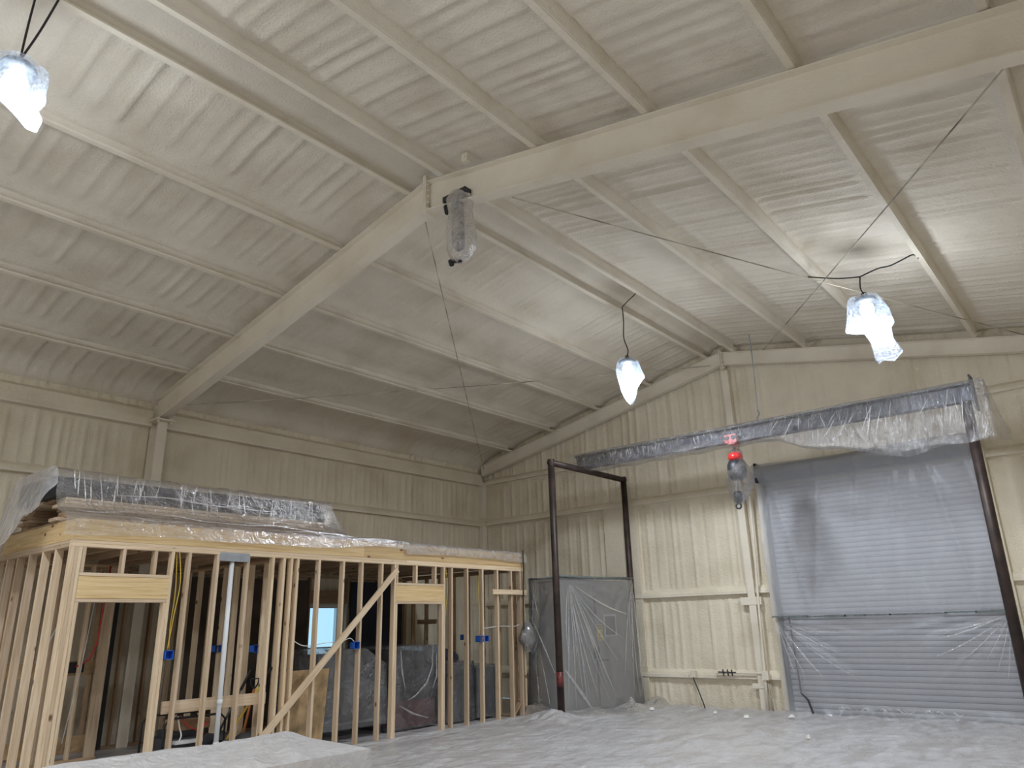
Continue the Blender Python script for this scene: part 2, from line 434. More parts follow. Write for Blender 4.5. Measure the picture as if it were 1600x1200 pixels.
# columns
cl = empty('column', (-12.42, yf, 0), 'cream steel column carrying the near rafter at the side wall', 'column')
mb = MB()
pr = [(-.08, -.14), (.08, -.14), (.08, -.125), (.012, -.12), (.012, .12), (.08, .125), (.08, .14), (-.08, .14), (-.08, .125), (-.012, .12), (-.012, -.12), (-.08, -.125)]
mb.extrude([(b_y, a_x) for b_y, a_x in pr], (-12.40, yf, -.01), (-12.40, yf, 5.03), (0, 1, 0), (1, 0, 0)); mb.build('shaft', M_steel_f, cl)
mb = MB(); mb.box((-12.56, yf-.17, 5.03), (-12.14, yf+.15, 5.055)); cp = mb.build('cap_plate', M_steel_f, cl)
for dx in (-.02, -.32):
    for dy in (-.11, .11):
        mb = MB(); mb.tube([(-12.18+dx, yf+dy, 5.0), (-12.18+dx, yf+dy, 5.09)], .02, 6); mb.build('bolt', M_steel_f, cp)
cc = empty('column', (-5.74, 13.8, 0), 'slim cream wall column below the gable peak, passing behind the crane beam', 'column')
mb = MB(); mb.box((-5.82, 13.75, -.01), (-5.68, 13.87, 6.45)); mb.build('shaft', M_steel_f, cc)
mb = MB(); mb.box((-5.97, 13.74, 1.84), (-5.57, 13.80, 1.98)); mb.build('bracket', M_steel_f, cc)
mb = MB(); mb.box((-5.93, 13.74, .40), (-5.60, 13.80, .48)); mb.build('bracket', M_steel_f, cc)
cr = empty('column', (-12.50, 13.80, 0), 'cream corner column where the side wall meets the gable wall', 'column')
mb = MB(); mb.box((-12.57, 13.72, -.01), (-12.44, 13.87, 5.05)); mb.build('shaft', M_steel_f, cr)
for z in (4.08, 4.14):
    mb = MB(); mb.tube([(-12.45, 13.66, z), (-12.20, 13.70, z)], .012, 6); mb.build('clip', M_steel_f, cr)

# purlins: Z sections with sprayed webs
ordw = ['first', 'second', 'third', 'fourth', 'fifth']
def purlin(x, side, k):
    sg = -1 if side == 'L' else 1
    lab = f"cream foamed roof purlin, {ordw[k]} from the ridge on the {'stud room' if side == 'L' else 'overhead door'} slope"
    r_ = empty('purlin', (x, 2.6, zp(x)), lab, 'beam', 'roof purlins')
    rs = np.random.RandomState(70+k+(10 if sg > 0 else 0))
    Y = np.arange(-8.5, 13.7, .12)
    # foam-coated web: uneven sides
    z0 = zp(x); pts = []; xw = x-.060 if side == 'L' else x+.060
    for y in Y:
        b0 = .018+.012*fbm(y*1.3, k, 5, 2)*2; tpw = .05+.03*fbm(y*.9, k+7, 6, 2)*2
        o1 = tpw if sg > 0 else tpw*.35; o2 = tpw*.35 if sg > 0 else tpw      # thick foam shoulder downhill, bare web uphill
        pts.append([(xw-.004-b0*(sg < 0), y, z0+.006), (xw+.004+b0*(sg > 0), y, z0+.006), (xw+.012+o1*.35, y, z0+.13), (xw+.02+o1*1.1, y, z0+.22), (xw-.02-o2*1.1, y, z0+.22), (xw-.012-o2*.35, y, z0+.13)])
    P = np.array(pts); P = np.concatenate([P, P[:, :1]], 1)
    grid('web', P, M_foam, r_, None, True)
    # bottom flange with a lip, on the downhill side
    mb = MB(); w = .066*sg
    sl = -SL*sg  # flange follows the slope
    pr = [(0, 0), (w, -.004), (w, .006), (.006*sg, .010), (.006*sg, .024), (0, .024)]
    mb.extrude(pr, (x, -8.5, z0), (x, 13.7, z0), (1, 0, 0), (0, 0, 1)); mb.build('flange', M_steel_f, r_)
for k, x in enumerate(PL): purlin(x, 'L', k)
for k, x in enumerate(PR): purlin(x, 'R', k)

# girts and the eave strut: C sections dusted with foam
def girt(name, A, B, hgt, dep, inward, label, cat='beam', group='wall girts'):
    """rail against a wall; inward = unit vector into the room"""
    A, B = Vector(A), Vector(B); iv = Vector(inward)
    r_ = empty(name, ((A.x+B.x)/2, (A.y+B.y)/2, A.z), label, cat, group)
    n = max(2, int((B-A).length/.15)); rows = []
    for i in range(n+1):
        p = A+(B-A)*(i/n); e = .008*float(fbm(i*.35, A.z*3, 9, 2))*2
        rows.append([p-iv*dep, p, p+Vector((0, 0, hgt*.45)), p+Vector((0, 0, hgt))-iv*(.02+e), p+Vector((0, 0, hgt+.09+e*3))-iv*dep*1.0])
    grid('rail', np.array([[list(q) for q in r] for r in rows]), M_foamw, r_, None, False, flip=(iv.x > .5 or False))
    mb = MB(); d = (B-A).normalized()
    mb.extrude([(.006, -.012), (.006, .022), (.001, .022), (.001, -.002), (-dep, -.002), (-dep, -.012)], A, B, iv, (0, 0, 1)); mb.build('lip', M_steel_f, r_)
    return r_
for (xa, xb, z, lab) in ((-12.44, XW, 5.0, 'foamed eave-height girt high on the gable wall under the rafter'),
                     (-12.44, XW, 3.98, 'foamed gable wall girt just above the overhead door and below the crane beam'),
                     (-12.44, -5.36, 2.06, 'foamed mid-height gable wall girt left of the overhead door'),
                     (-12.44, -5.32, .56, 'lowest foamed gable wall girt, left of the door, with the outlets'),
                     (-1.62, XW, 2.06, 'short foamed mid-height girt right of the overhead door')):
    girt('girt', (xa, 13.79, z), (xb, 13.79, z), .085, .13, (0, -1, 0), lab)
girt('girt', (-12.49, -8.4, 3.96), (-12.49, 13.75, 3.96), .08, .12, (1, 0, 0), 'foamed side wall girt above the stud room roof')
es1 = girt('eave_strut', (-12.44, -8.4, 4.975), (-12.44, yf-.1, 4.975), .26, .16, (1, 0, 0), 'foamed eave strut on the side wall, on the near side of the column', 'beam', 'eave struts')
es2 = girt('eave_strut', (-12.44, yf+.13, 4.975), (-12.44, 13.7, 4.975), .26, .16, (1, 0, 0), 'foamed eave strut on the side wall between column and corner', 'beam', 'eave struts')

# rod bracing
def rod(A, B, label, sag=.0, r=.0075):
    mb = MB(); A, B = Vector(A), Vector(B)
    mb.tube([A+(B-A)*i/12+Vector((0, 0, -sag*4*(i/12)*(1-i/12))) for i in range(13)], r, 6)
    o = mb.build('bracing_rod', M_wire, None); tag(o, label, 'rod', 'roof bracing rods'); return o
rod((-5.95, 5.55, 6.44), (-12.30, 13.62, 5.36), 'thin bracing rod from the near ridge down to the corner eave', .02)
rod((-11.74, 5.55, 5.24), (-5.97, 13.62, 6.57), 'thin bracing rod from near column knee up to the gable peak', .05)
rod((-4.53, 5.55, 6.15), (-.68, 13.62, 5.78), 'thin bracing rod from near the ridge passing by the lamp over the door', .02)
rod((.05, 5.55, 5.30), (-4.85, 13.62, 6.62), 'thin bracing rod crossing above the door lamp up toward the gable peak', .02)

# ------------------------------------------------------------------ overhead door
dr = empty('door_1', (-3.5, 13.78, 0), 'grey roll-up overhead door behind plastic sheeting', None, None, 'structure')
dx0, dx1 = -5.22, -1.80
npitch = 46; pit = 4.16/npitch
prof = []
for i in range(9):
    a = i/8; prof.append((.022*math.sin(math.pi*a), a*(pit-.007)))
sl_me = None
for k in range(npitch):
    if sl_me is None:
        mb = MB(); P = np.array([[(x, 13.80-o_, z) for o_, z in prof] for x in (dx0, dx1)])
        ob = grid('slat', P, M_slat, dr, None, True, flip=True); sl_me = ob.data
    else:
        ob = bpy.data.objects.new('slat', sl_me); COL.objects.link(ob); ob.parent = dr
    ob.location = (0, 0, k*pit+.02)
mb = MB(); mb.box((dx0, 13.83, 0), (dx1, 13.84, 4.2)); mb.build('backing', M_greymid, dr)
for xa, xb in ((dx0-.07, dx0), (dx1, dx1+.07)):
    mb = MB(); mb.box((xa, 13.72, 0), (xb, 13.83, 4.28)); mb.build('guide', M_greysteel, dr)
mb = MB(); mb.tube([(dx0-.05, 13.64, 4.22), (dx1+.05, 13.64, 4.22)], .13, 14); mb.build('coil_barrel', M_barrel, dr)
mb = MB(); mb.box((dx0-.09, 13.52, 4.03), (dx0-.05, 13.8, 4.40)); mb.build('bracket', M_black, dr)
mb = MB(); mb.box((dx1+.05, 13.52, 4.03), (dx1+.09, 13.8, 4.40)); mb.build('bracket', M_black, dr)
mb = MB(); mb.tube([(-5.08, 13.70, 1.6), (-5.06, 13.70, .9), (-5.04, 13.69, .35), (-4.93, 13.66, .25), (-4.85, 13.60, .03)], .016, 6); mb.build('pull_chain', M_black, dr)

# sheeting over the door
def sheet(name, U, T, fn, mat, parent=None):
    u, t = np.meshgrid(U, T, indexing='ij'); P = np.stack(fn(u, t), -1); return grid(name, P, mat, parent)
sx0, sx1 = -5.36, -1.66
def up_fn(u, t):
    z = 1.60+t*(4.36-1.60)+.015*np.sin(u*3.1)*(1-t)+.02*np.clip((t-.93)/.07, 0, 1)*np.sin(u*2)
    top = np.clip((t-.86)/.14, 0, 1)
    y = 13.66-.21*np.sin(np.clip(top*1.25, 0, 1)*1.5708)+.10*np.clip((t-.97)/.03, 0, 1)+.02*ridge(u*2.2, t*1.2, 3)+.03*fbm(u*1.6+t*1.0, t*2.2, 4, 3)*2
    y = y+.04*np.abs(fbm(u*4, t*.8, 8, 2))*(1-t)-.05*ridge(u*1.9+t*.9, t*.5, 14)**4*np.sin(np.pi*t)**.5-.03*ridge(u*3.3-t*1.4, t*.5, 15)**5
    x = sx0+(sx1-sx0)*((u-sx0)/(sx1-sx0))
    return x, y, z
ds = sheet('plastic_sheet', np.linspace(sx0, sx1, 90), np.linspace(0, 1, 70), up_fn, P_door_u)
tag(ds, 'upper milky plastic sheet taped over the roll-up door', 'plastic sheet', None)
def lo_fn(u, t):
    s = (u-sx0)/(sx1-sx0)
    z = t*1.63
    # swags hanging from the two top corners
    d1 = np.hypot(s*3.6, (1-t)*1.63); a1 = np.arctan2((1-t)*1.63, s*3.6+.01)
    d2 = np.hypot((1-s)*3.6, (1-t)*1.63); a2 = np.arctan2((1-t)*1.63, (1-s)*3.6+.01)
    f = .07*np.exp(-d1/1.5)*ridge(a1*9, d1*.4, 5)*np.minimum(1, d1*3)+.07*np.exp(-d2/1.5)*ridge(a2*9, d2*.4, 6)*np.minimum(1, d2*3)
    y = 13.70-f+.02*fbm(u*2, t*3, 9, 3)*2-.10*np.clip(.12-t, 0, 1)/.12*ridge(u*3, t*2, 2)
    return u, y, z
dl = sheet('plastic_sheet', np.linspace(sx0+.03, sx1+.02, 100), np.linspace(0.003, 1, 50), lo_fn, P_door_l)
tag(dl, 'lower clear plastic sheet over the roll-up door, slats showing through', 'plastic sheet', None)
rs = np.random.RandomState(5); mb = MB(); x = sx0
while x < sx1-.05:
    L = rs.uniform(.2, .55); z = 1.61+rs.uniform(-.008, .008); hh = rs.uniform(.010, .022)
    mb.box((x, 13.615, z-hh), (min(x+L, sx1), 13.622, z+hh)); x += L*rs.uniform(.9, 1.0)
o = mb.build('tape_strip', M_tape); tag(o, 'grey tape line joining the two sheets across the roll-up door', 'tape')
# jamb trims around the door
for i, (xa, xb) in enumerate(((-5.40, -5.30), (-1.72, -1.60))):
    mb = MB(); mb.box((xa, 13.76, 0), (xb, 13.88, 4.15)); tag(mb.build(f'trim_{i+1}', M_foamw), kind='structure')

mb = MB(); mb.box((-8.93, 13.80, 0), (-8.10, 13.90, 3.97)); tag(mb.build('trim_3', M_foamw), kind='structure')
# conduit, outlets and their cables on the gable wall
o = empty('wall_conduit', (-5.66, 13.7, 0), 'foamed electrical conduit running up the gable wall beside the overhead door', 'conduit')
mb = MB(); mb.tube([(-5.53, 13.72, 3.85), (-5.56, 13.725, 3.0), (-5.62, 13.73, 1.9), (-5.63, 13.715, 1.4), (-5.66, 13.71, .6), (-5.68, 13.70, .03)], .026, 8); mb.build('pipe', M_steel_f, o, True)
mb = MB(); mb.tube([(-5.62, 13.71, .52), (-5.60, 13.69, .25), (-5.57, 13.68, .02)], .01, 6); mb.build('cable', M_wire, o, True)
mb = MB(); mb.box((-5.70, 13.66, .55), (-5.58, 13.74, .70)); mb.build('clamp', M_steel_f, o)
o = empty('wall_outlet', (-7.07, 13.70, .55), 'foam-spattered outlet on the lowest girt with a cable hanging to the floor', 'outlet')
mb = MB(); mb.box((-7.12, 13.70, .56), (-7.02, 13.77, .68)); mb.build('box_body', M_steel_f, o)
mb = MB(); mb.tube([(-7.07+.24*(3*q*q-2*q**3)+.02*math.sin(q*6), 13.71-.10*q, .56-.545*q) for q in np.linspace(0, 1, 16)], .011, 6); mb.build('cable', M_cord, o, True)
o = empty('pipe_valve', (-6.35, 13.70, .6), 'small dark hose valves and pipe stub on the lowest gable girt', 'valve')
mb = MB(); mb.tube([(-6.62, 13.74, .645), (-5.70, 13.74, .655)], .018, 8); mb.build('pipe', M_steel_f, o)
mb = MB()
for dx in (0, .09, .17): mb.tube([(-6.45+dx, 13.72, .60), (-6.45+dx, 13.70, .71)], .013, 6)
mb.tube([(-6.55, 13.70, .665), (-6.20, 13.70, .665)], .011, 6); mb.build('valve_body', M_dark, o)

# ------------------------------------------------------------------ floor sheeting
U = np.concatenate([np.arange(-12.4, -9.2, .12), np.arange(-9.2, XW, .045)]); Tt = np.concatenate([np.arange(-4, 2, .4), np.arange(2, 13.76, .04)])
u, t = np.meshgrid(U, Tt, indexing='ij')
ang = .5
a = u*math.cos(ang)+t*math.sin(ang); b = -u*math.sin(ang)+t*math.cos(ang)
z = .020*ridge(a*.5, b*2.0, 1)**4+.016*ridge(b*.6+3, a*1.7, 2)**5+.012*fbm(u*1.4, t*1.4, 3, 3)+.012
heap = lambda x, y, r, hh: hh*np.exp(-((u-x)**2+(t-y)**2)/r**2)*(.6+.8*ridge(u*5, t*5, 4))
near = np.clip((t-13.2)/.5, 0, 1)
z = z+near*.03*ridge(u*3, t*4, 5)
z = z+heap(-8.22, 10.84, .34, .13)+heap(-8.6, 10.95, .35, .05)+heap(-7.9, 11.5, .3, .05)
z = z+.012*ridge(a*1.1+5, b*5.0, 7)**6+.010*ridge(b*1.3+9, a*4.2, 8)**6
z = np.where(u < -9.3, .004+.003*fbm(u*3, t*3, 4, 2), z)
z = np.where((u > -9.22) & (u < -9.02) & (t > 3.1) & (t < 11.3), np.maximum(z, .046), z)          # film lapped over the bottom plates
P = np.stack([u, t, np.maximum(z, .003)], -1)
fs = grid('floor_sheet', P, P_floor); tag(fs, 'grey dusty plastic sheeting spread over the whole floor', 'plastic sheet')

# ------------------------------------------------------------------ draped plastic covers
def drape(name, quad, ztop, zbot, mat, parent, gap=.03, flare=.12, amp=.05, seed=1, nt=22, step=.06, tent=None, sag=.03, freq=3.0, rnd=.06, sides=None, tf=0., focus=None):
    """film over a box: quad = 4 plan corners (counter-clockwise)"""
    Q = [np.array(q, float) for q in quad]; pts = []; nrm = []
    for i in range(4):
        A, B = Q[i], Q[(i+1) % 4]; L = np.linalg.norm(B-A); d = (B-A)/L; n_ = np.array([d[1], -d[0]])
        if sides is not None and i not in sides: continue
        k = max(2, int(L/step))
        for j in range(k): pts.append(A+d*L*j/k); nrm.append(n_)
        if sides is not None and ((i+1) % 4) not in sides: pts.append(B); nrm.append(n_)
    pts = np.array(pts); nrm = np.array(nrm); M_ = len(pts)
    closed = sides is None
    if closed:
        pts = np.vstack([pts, pts[:1]]); nrm = np.vstack([nrm, nrm[:1]])
    sm = nrm.copy(); kk = 3
    for s_ in range(1, kk+1):
        if closed:
            sm[:-1] += np.roll(nrm[:-1], s_, 0)+np.roll(nrm[:-1], -s_, 0); sm[-1] = sm[0]
        else:
            sm[s_:] += nrm[:-s_]; sm[:-s_] += nrm[s_:]
    sm /= np.linalg.norm(sm, axis=1)[:, None]
    s = np.arange(len(pts))*step
    if closed: s = s.copy()
    tt = np.linspace(0, 1, nt)
    S_, T_ = np.meshgrid(s, tt, indexing='ij')
    per = s[-1] if closed else 1e9
    fold = ridge(S_*freq*.5+.6*T_, T_*.6, seed)-.5+.5*(ridge(S_*freq*1.3, T_*1.5, seed+1)-.5)
    if closed:
        wblend = np.clip((per-S_)/.4, 0, 1); fold = fold*wblend*np.clip(S_/.4, 0, 1)
    off = gap+flare*T_**1.8+amp*fold*np.clip(T_*1.6, .12, 1)
    if focus is not None:
        for s0, fa, reach in focus:
            ds = S_-s0; dz = T_*2.4+.05; an = np.arctan2(ds, dz); rr = np.hypot(ds, dz)
            off = off+fa*ridge(an*9+rr*.15, rr*.35, seed+13)**2.5*np.minimum(1, rr*1.5)*np.exp(-rr/reach)
    off = np.maximum(off, .006)
    zt = ztop if callable(ztop) else (lambda p: ztop+0*p[..., 0])
    top_z = zt(pts)[:, None]
    X = pts[:, None, 0]+sm[:, None, 0]*off; Y = pts[:, None, 1]+sm[:, None, 1]*off
    zb = zbot if np.ndim(zbot) == 0 else np.asarray(zbot)[:, None]
    Z = top_z+(zb-top_z)*T_+.02*fbm(S_*3, T_*4, seed+5, 2)*np.minimum(1, T_*5)*(1-T_)
    V = np.stack([X, Y, Z], -1)
    n, m_ = V.shape[:2]
    idx = np.arange(n*m_).reshape(n, m_)
    F = np.stack([idx[:-1, :-1], idx[:-1, 1:], idx[1:, 1:], idx[1:, :-1]], -1).reshape(-1, 4)
    # top
    nu = max(3, int(np.linalg.norm(Q[1]-Q[0])/step)); nv = max(3, int(np.linalg.norm(Q[2]-Q[1])/step))
    a, b = np.meshgrid(np.linspace(0, 1, nu), np.linspace(0, 1, nv), indexing='ij')
    c = (Q[0]+Q[1]+Q[2]+Q[3])/4
    XY = (Q[0]*((1-a)*(1-b))[..., None]+Q[1]*(a*(1-b))[..., None]+Q[2]*(a*b)[..., None]+Q[3]*((1-a)*b)[..., None])
    ZT = zt(XY); edge = np.minimum(np.minimum(a, 1-a), np.minimum(b, 1-b))
    XY = XY+(XY-c)/np.linalg.norm(XY-c, axis=-1, keepdims=True).clip(.01)*(gap*np.clip(1-edge*8, 0, 1))[..., None]
    ZT = ZT+(-sag*np.clip(edge*3, 0, 1)*ridge(a*2.5, b*2.5, seed+8)+.016*ridge(a*6, b*9, seed+3)*np.clip(edge*6, 0, 1)+tf*np.clip(edge*9, 0, 1)*ridge(np.arctan2(b-.98, a+.04)*7, np.hypot(a, b)*1.2, seed+6))
    P2 = np.concatenate([XY, ZT[..., None]], -1).reshape(-1, 3)
    id2 = np.arange(nu*nv).reshape(nu, nv)+n*m_
    F2 = np.stack([id2[:-1, :-1], id2[1:, :-1], id2[1:, 1:], id2[:-1, 1:]], -1).reshape(-1, 4)
    return mesh(name, np.vstack([V.reshape(-1, 3), P2]), np.vstack([F, F2]), mat, parent, True)

# covered table in the foreground
fg = empty('covered_table', (-5.3, 3.0, 0), 'low work table under white plastic sheeting, nearest the viewer', 'table')
mb = MB(); mb.box((-5.84, 2.0, .58), (-4.82, 3.9, .62)); mb.build('tabletop', M_ply, fg)
for x in (-5.78, -4.92):
    for y in (2.06, 3.80):
        mb = MB(); mb.box((x, y, .0), (x+.07, y+.07, .58)); mb.build('leg', M_wood, fg)
def fz(p):
    x, y = p[..., 0], p[..., 1]
    return .755+.035*np.exp(-((x+5.86)**2+(y-3.95)**2)/.05)-.02*np.clip((x+5.4)/.7, 0, 1)+.0*x
drape('plastic_cover', [(-5.88, 1.9), (-4.78, 1.9), (-4.78, 3.96), (-5.88, 3.96)], fz, .01, P_front, fg, .02, .16, .07, 5, step=.05, sag=.03, tf=.05)

# ------------------------------------------------------------------ stud-framed room
_bm = {}
def board(name, parent, A, B, w, t, wdir, mat=None):
    """lumber from A to B: w = wide face size along wdir, t = thickness"""
    A, B = Vector(A), Vector(B); L = (B-A).length; key = (round(w, 3), round(t, 3), round(L, 3), (mat or M_wood).name)
    if key not in _bm:
        c = min(.004, t*.12); x, y = w/2, t/2
        pts = [(-x+c, -y), (x-c, -y), (x, -y+c), (x, y-c), (x-c, y), (-x+c, y), (-x, y-c), (-x, -y+c)]
        V = [(a, b, -L/2) for a, b in pts]+[(a, b, L/2) for a, b in pts]
        F = [tuple(range(7, -1, -1)), tuple(range(8, 16))]+[(i, (i+1) % 8, 8+(i+1) % 8, 8+i) for i in range(8)]
        me = bpy.data.meshes.new(name); me.from_pydata(V, [], F); me.materials.append(mat or M_wood); _bm[key] = me
    o = bpy.data.objects.new(name, _bm[key]); COL.objects.link(o)
    zax = (B-A).normalized(); xax = Vector(wdir); xax = (xax-zax*xax.dot(zax)).normalized(); yax = zax.cross(xax)
    R_ = Matrix((xax, yax, zax)).transposed()
    o.rotation_euler = R_.to_euler(); mid = (A+B)/2
    if parent: o.parent = parent; o.location = mid-origin(parent)
    else: o.location = mid
    return o

X0, X1 = -9.19, -9.10            # front stud wall
ZS = 2.555                        # underside of the top plates
sw = empty('stud_wall', (-9.145, 7.2, 0), 'long front stud wall of unpainted lumber with two door openings and a diagonal brace', 'wall frame')
xm = (X0+X1)/2
def stud(y, z0=.038, z1=ZS, parent=sw, x=xm, nm='stud', mat=None): return board(nm, parent, (x, y, z0), (x, y, z1), .089, .038, (1, 0, 0), mat)
for y in (3.24, 3.279, 4.594, 4.97, 5.40, 5.775, 5.948, 6.067, 6.168, 6.53, 6.96, 7.31, 7.70, 9.24, 9.625, 10.015, 10.42, 10.81, 11.075, 11.16): stud(y)
for y in (3.318, 4.378, 7.965, 9.055): stud(y)                    # king studs
for y in (3.358, 4.339, 8.004, 9.016): stud(y, .038, 1.955, nm='trimmer_stud')
for y0, y1, cr in ((3.338, 4.36, (3.36, 3.80, 4.17)), (7.985, 9.036, (8.01, 8.42, 8.85))):
    board('header', sw, (X1-.019, y0, 2.115), (X1-.019, y1, 2.115), .24, .036, (0, 0, 1), M_head)
    board('header', sw, (X0+.019, y0, 2.115), (X0+.019, y1, 2.115), .24, .036, (0, 0, 1), M_head)
    board('header_plate', sw, (xm, y0, 1.974), (xm, y1, 1.974), .089, .038, (1, 0, 0))
    board('header_plate', sw, (xm, y0, 2.256), (xm, y1, 2.256), .089, .038, (1, 0, 0))
    for y in cr: board('cripple_stud', sw, (xm, y, 2.276), (xm, y, ZS), .089, .038, (1, 0, 0))
board('top_plate', sw, (xm, 3.22, ZS+.019), (xm, 7.25, ZS+.019), .089, .038, (1, 0, 0))
board('top_plate', sw, (xm, 7.25, ZS+.019), (xm, 11.18, ZS+.019), .089, .038, (1, 0, 0))
board('top_plate', sw, (xm, 3.22, ZS+.057), (xm, 8.2, ZS+.057), .089, .038, (1, 0, 0))
board('top_plate', sw, (xm, 8.2, ZS+.057), (xm, 11.18, ZS+.057), .089, .038, (1, 0, 0))
for y0, y1 in ((4.32, 7.98), (9.04, 11.18)): board('bottom_plate', sw, (xm, y0, .021), (xm, y1, .021), .089, .038, (1, 0, 0))
board('diagonal_brace', sw, (X1+.020, 5.72, .25), (X1+.020, 7.98, 2.47), .089, .036, (0, 1, 0))
board('blocking', sw, (X0-.020, 4.50, .77), (X0-.020, 5.86, .77), .14, .038, (0, 0, 1), M_wood)
board('blocking', sw, (X1+.020, 10.24, 2.17), (X1+.020, 11.20, 2.17), .089, .036, (0, 0, 1))
board('blocking', sw, (xm-.05, 10.83, .02), (xm-.03, 11.05, .26), .089, .03, (1, 0, 0), M_wood_d)
mb = MB(); mb.box((X1+.001, 4.985, 2.475), (X1+.006, 5.405, 2.585)); mb.build('nail_plate', M_galv, sw)
# side wall facing the viewer
ew = empty('stud_wall', (-10.8, 3.265, 0), 'near end stud wall of the lumber room, partly under hanging plastic', 'wall frame')
ye0 = 3.265
for x in (-9.58, -9.97, -10.40, -10.81, -11.19, -11.59, -11.99, -12.36): board('stud', ew, (x, ye0, .04), (x, ye0, ZS), .089, .038, (0, 1, 0))
board('top_plate', ew, (-12.47, ye0, ZS+.019), (-9.195, ye0, ZS+.019), .089, .038, (0, 1, 0))
board('top_plate', ew, (-12.47, ye0, ZS+.057), (-9.195, ye0, ZS+.057), .089, .038, (0, 1, 0))
board('bottom_plate', ew, (-12.47, ye0, .021), (-9.195, ye0, .021), .089, .038, (0, 1, 0))
# partition inside, far end wall, furring on the building wall, short bath partition
pw = empty('stud_wall', (-10.8, 6.065, 0), 'cross partition of studs inside the lumber room, carrying two blue outlet boxes', 'wall frame')
for x in (-9.35, -9.72, -10.12, -10.52, -10.83, -11.2, -11.6, -12.0, -12.38): board('stud', pw, (x, 6.068, .04), (x, 6.068, ZS-.02), .089, .038, (0, 1, 0), M_wood)
board('bottom_plate', pw, (-12.45, 6.068, .021), (-9.3, 6.068, .021), .089, .038, (0, 1, 0), M_wood_d)
board('top_plate', pw, (-12.45, 6.068, ZS), (-9.3, 6.068, ZS), .089, .038, (0, 1, 0), M_wood_d)
kw = empty('stud_wall', (-10.8, 11.13, 0), 'far end stud wall of the lumber room, seen through the right-hand studs', 'wall frame')
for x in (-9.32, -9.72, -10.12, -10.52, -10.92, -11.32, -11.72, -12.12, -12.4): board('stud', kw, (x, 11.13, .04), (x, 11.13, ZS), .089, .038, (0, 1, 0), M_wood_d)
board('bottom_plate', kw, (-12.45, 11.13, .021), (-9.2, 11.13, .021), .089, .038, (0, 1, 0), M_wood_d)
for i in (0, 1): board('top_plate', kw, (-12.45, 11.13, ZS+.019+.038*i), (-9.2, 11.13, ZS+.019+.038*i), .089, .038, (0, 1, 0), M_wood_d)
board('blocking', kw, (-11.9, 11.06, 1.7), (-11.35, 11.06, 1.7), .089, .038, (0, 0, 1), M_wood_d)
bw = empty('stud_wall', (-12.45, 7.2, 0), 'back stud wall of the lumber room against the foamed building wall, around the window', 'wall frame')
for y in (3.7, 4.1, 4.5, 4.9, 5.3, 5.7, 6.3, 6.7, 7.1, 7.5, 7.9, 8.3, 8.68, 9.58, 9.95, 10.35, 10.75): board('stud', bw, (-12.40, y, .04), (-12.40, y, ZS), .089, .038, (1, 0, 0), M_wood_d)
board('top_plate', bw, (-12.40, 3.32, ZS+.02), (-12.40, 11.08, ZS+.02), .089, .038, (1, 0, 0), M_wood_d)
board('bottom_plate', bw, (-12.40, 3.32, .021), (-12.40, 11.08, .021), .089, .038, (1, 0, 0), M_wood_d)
board('header', bw, (-12.385, 8.66, 2.20), (-12.385, 9.60, 2.20), .24, .038, (0, 0, 1), M_wood_d)
tag(MB().box((-12.345, 9.63, .05), (-12.325, 11.0, 2.5)).build('shade_sheet', M_navy), 'tall dark sheet added for the unlit depth behind the second door opening', 'shade panel')  # added sheet: the gloom of the room's back wall put into colour
tag(MB().box((-12.345, 6.2, .05), (-12.325, 8.62, 2.5)).build('shade_sheet', M_shade_brown), 'dark brown sheet added as painted shade left of the daylight window', 'shade panel')  # second added sheet, brown, darkening the wall beside the window
hw = empty('stud_wall', (-11.6, 4.35, 0), 'short inner stud partition behind the first door opening, with red pipe and blocks', 'wall frame')
for y in (3.62, 4.02, 4.42): board('stud', hw, (-11.55, y, .04), (-11.55, y, ZS), .089, .038, (1, 0, 0), M_wood)
board('stud', hw, (-11.55, 4.70, .04), (-11.55, 4.70, ZS), .14, .06, (0, 1, 0), M_wood)
board('bottom_plate', hw, (-11.55, 3.33, .021), (-11.55, 4.78, .021), .089, .038, (1, 0, 0), M_wood_d)
board('top_plate', hw, (-11.55, 3.33, ZS), (-11.55, 4.78, ZS), .089, .038, (1, 0, 0), M_wood_d)
for z in (1.18, .22): board('blocking', hw, (-11.62, 3.35, z), (-11.62, 4.68, z), .19, .025, (0, 0, 1), M_ply)
mb = MB(); mb.box((-11.605, 4.3, 1.12), (-11.59, 4.5, 1.26)); mb.build('pipe_plate', M_black, hw)
o = empty('red_water_pipe', (-11.48, 4.5, 1.1), 'red water pipe looping down the inner partition behind the first door opening', 'pipe')
mb = MB(); mb.tube([(-11.48, 4.62, 2.55), (-11.48, 4.60, 2.0), (-11.48, 4.58, 1.5), (-11.49, 4.52, 1.30), (-11.52, 4.42, 1.22), (-11.57, 4.38, 1.2)], .012, 8); mb.build('pipe', M_redpex, o, True)
o = empty('white_water_pipe', (-11.48, 4.1, 1.1), 'thin white water pipe on the inner partition behind the first door opening', 'pipe')
mb = MB(); mb.tube([(-11.48, 4.16, 2.5), (-11.48, 4.10, 1.9), (-11.48, 3.92, 1.4), (-11.5, 3.86, 1.27)], .010, 8); mb.build('pipe', M_white, o, True)
mb = MB(); mb.tube([(-11.48, 4.50, 2.5), (-11.48, 4.42, 1.2), (-11.49, 4.32, .25)], .006, 6); mb.build('cable', M_white, o, True)
o = tag(MB().box((-12.33, 5.0, .02), (-12.30, 5.16, 2.5)).build('black_strip', M_black), 'tall black strip on the back wall seen through the first door opening', 'strip')

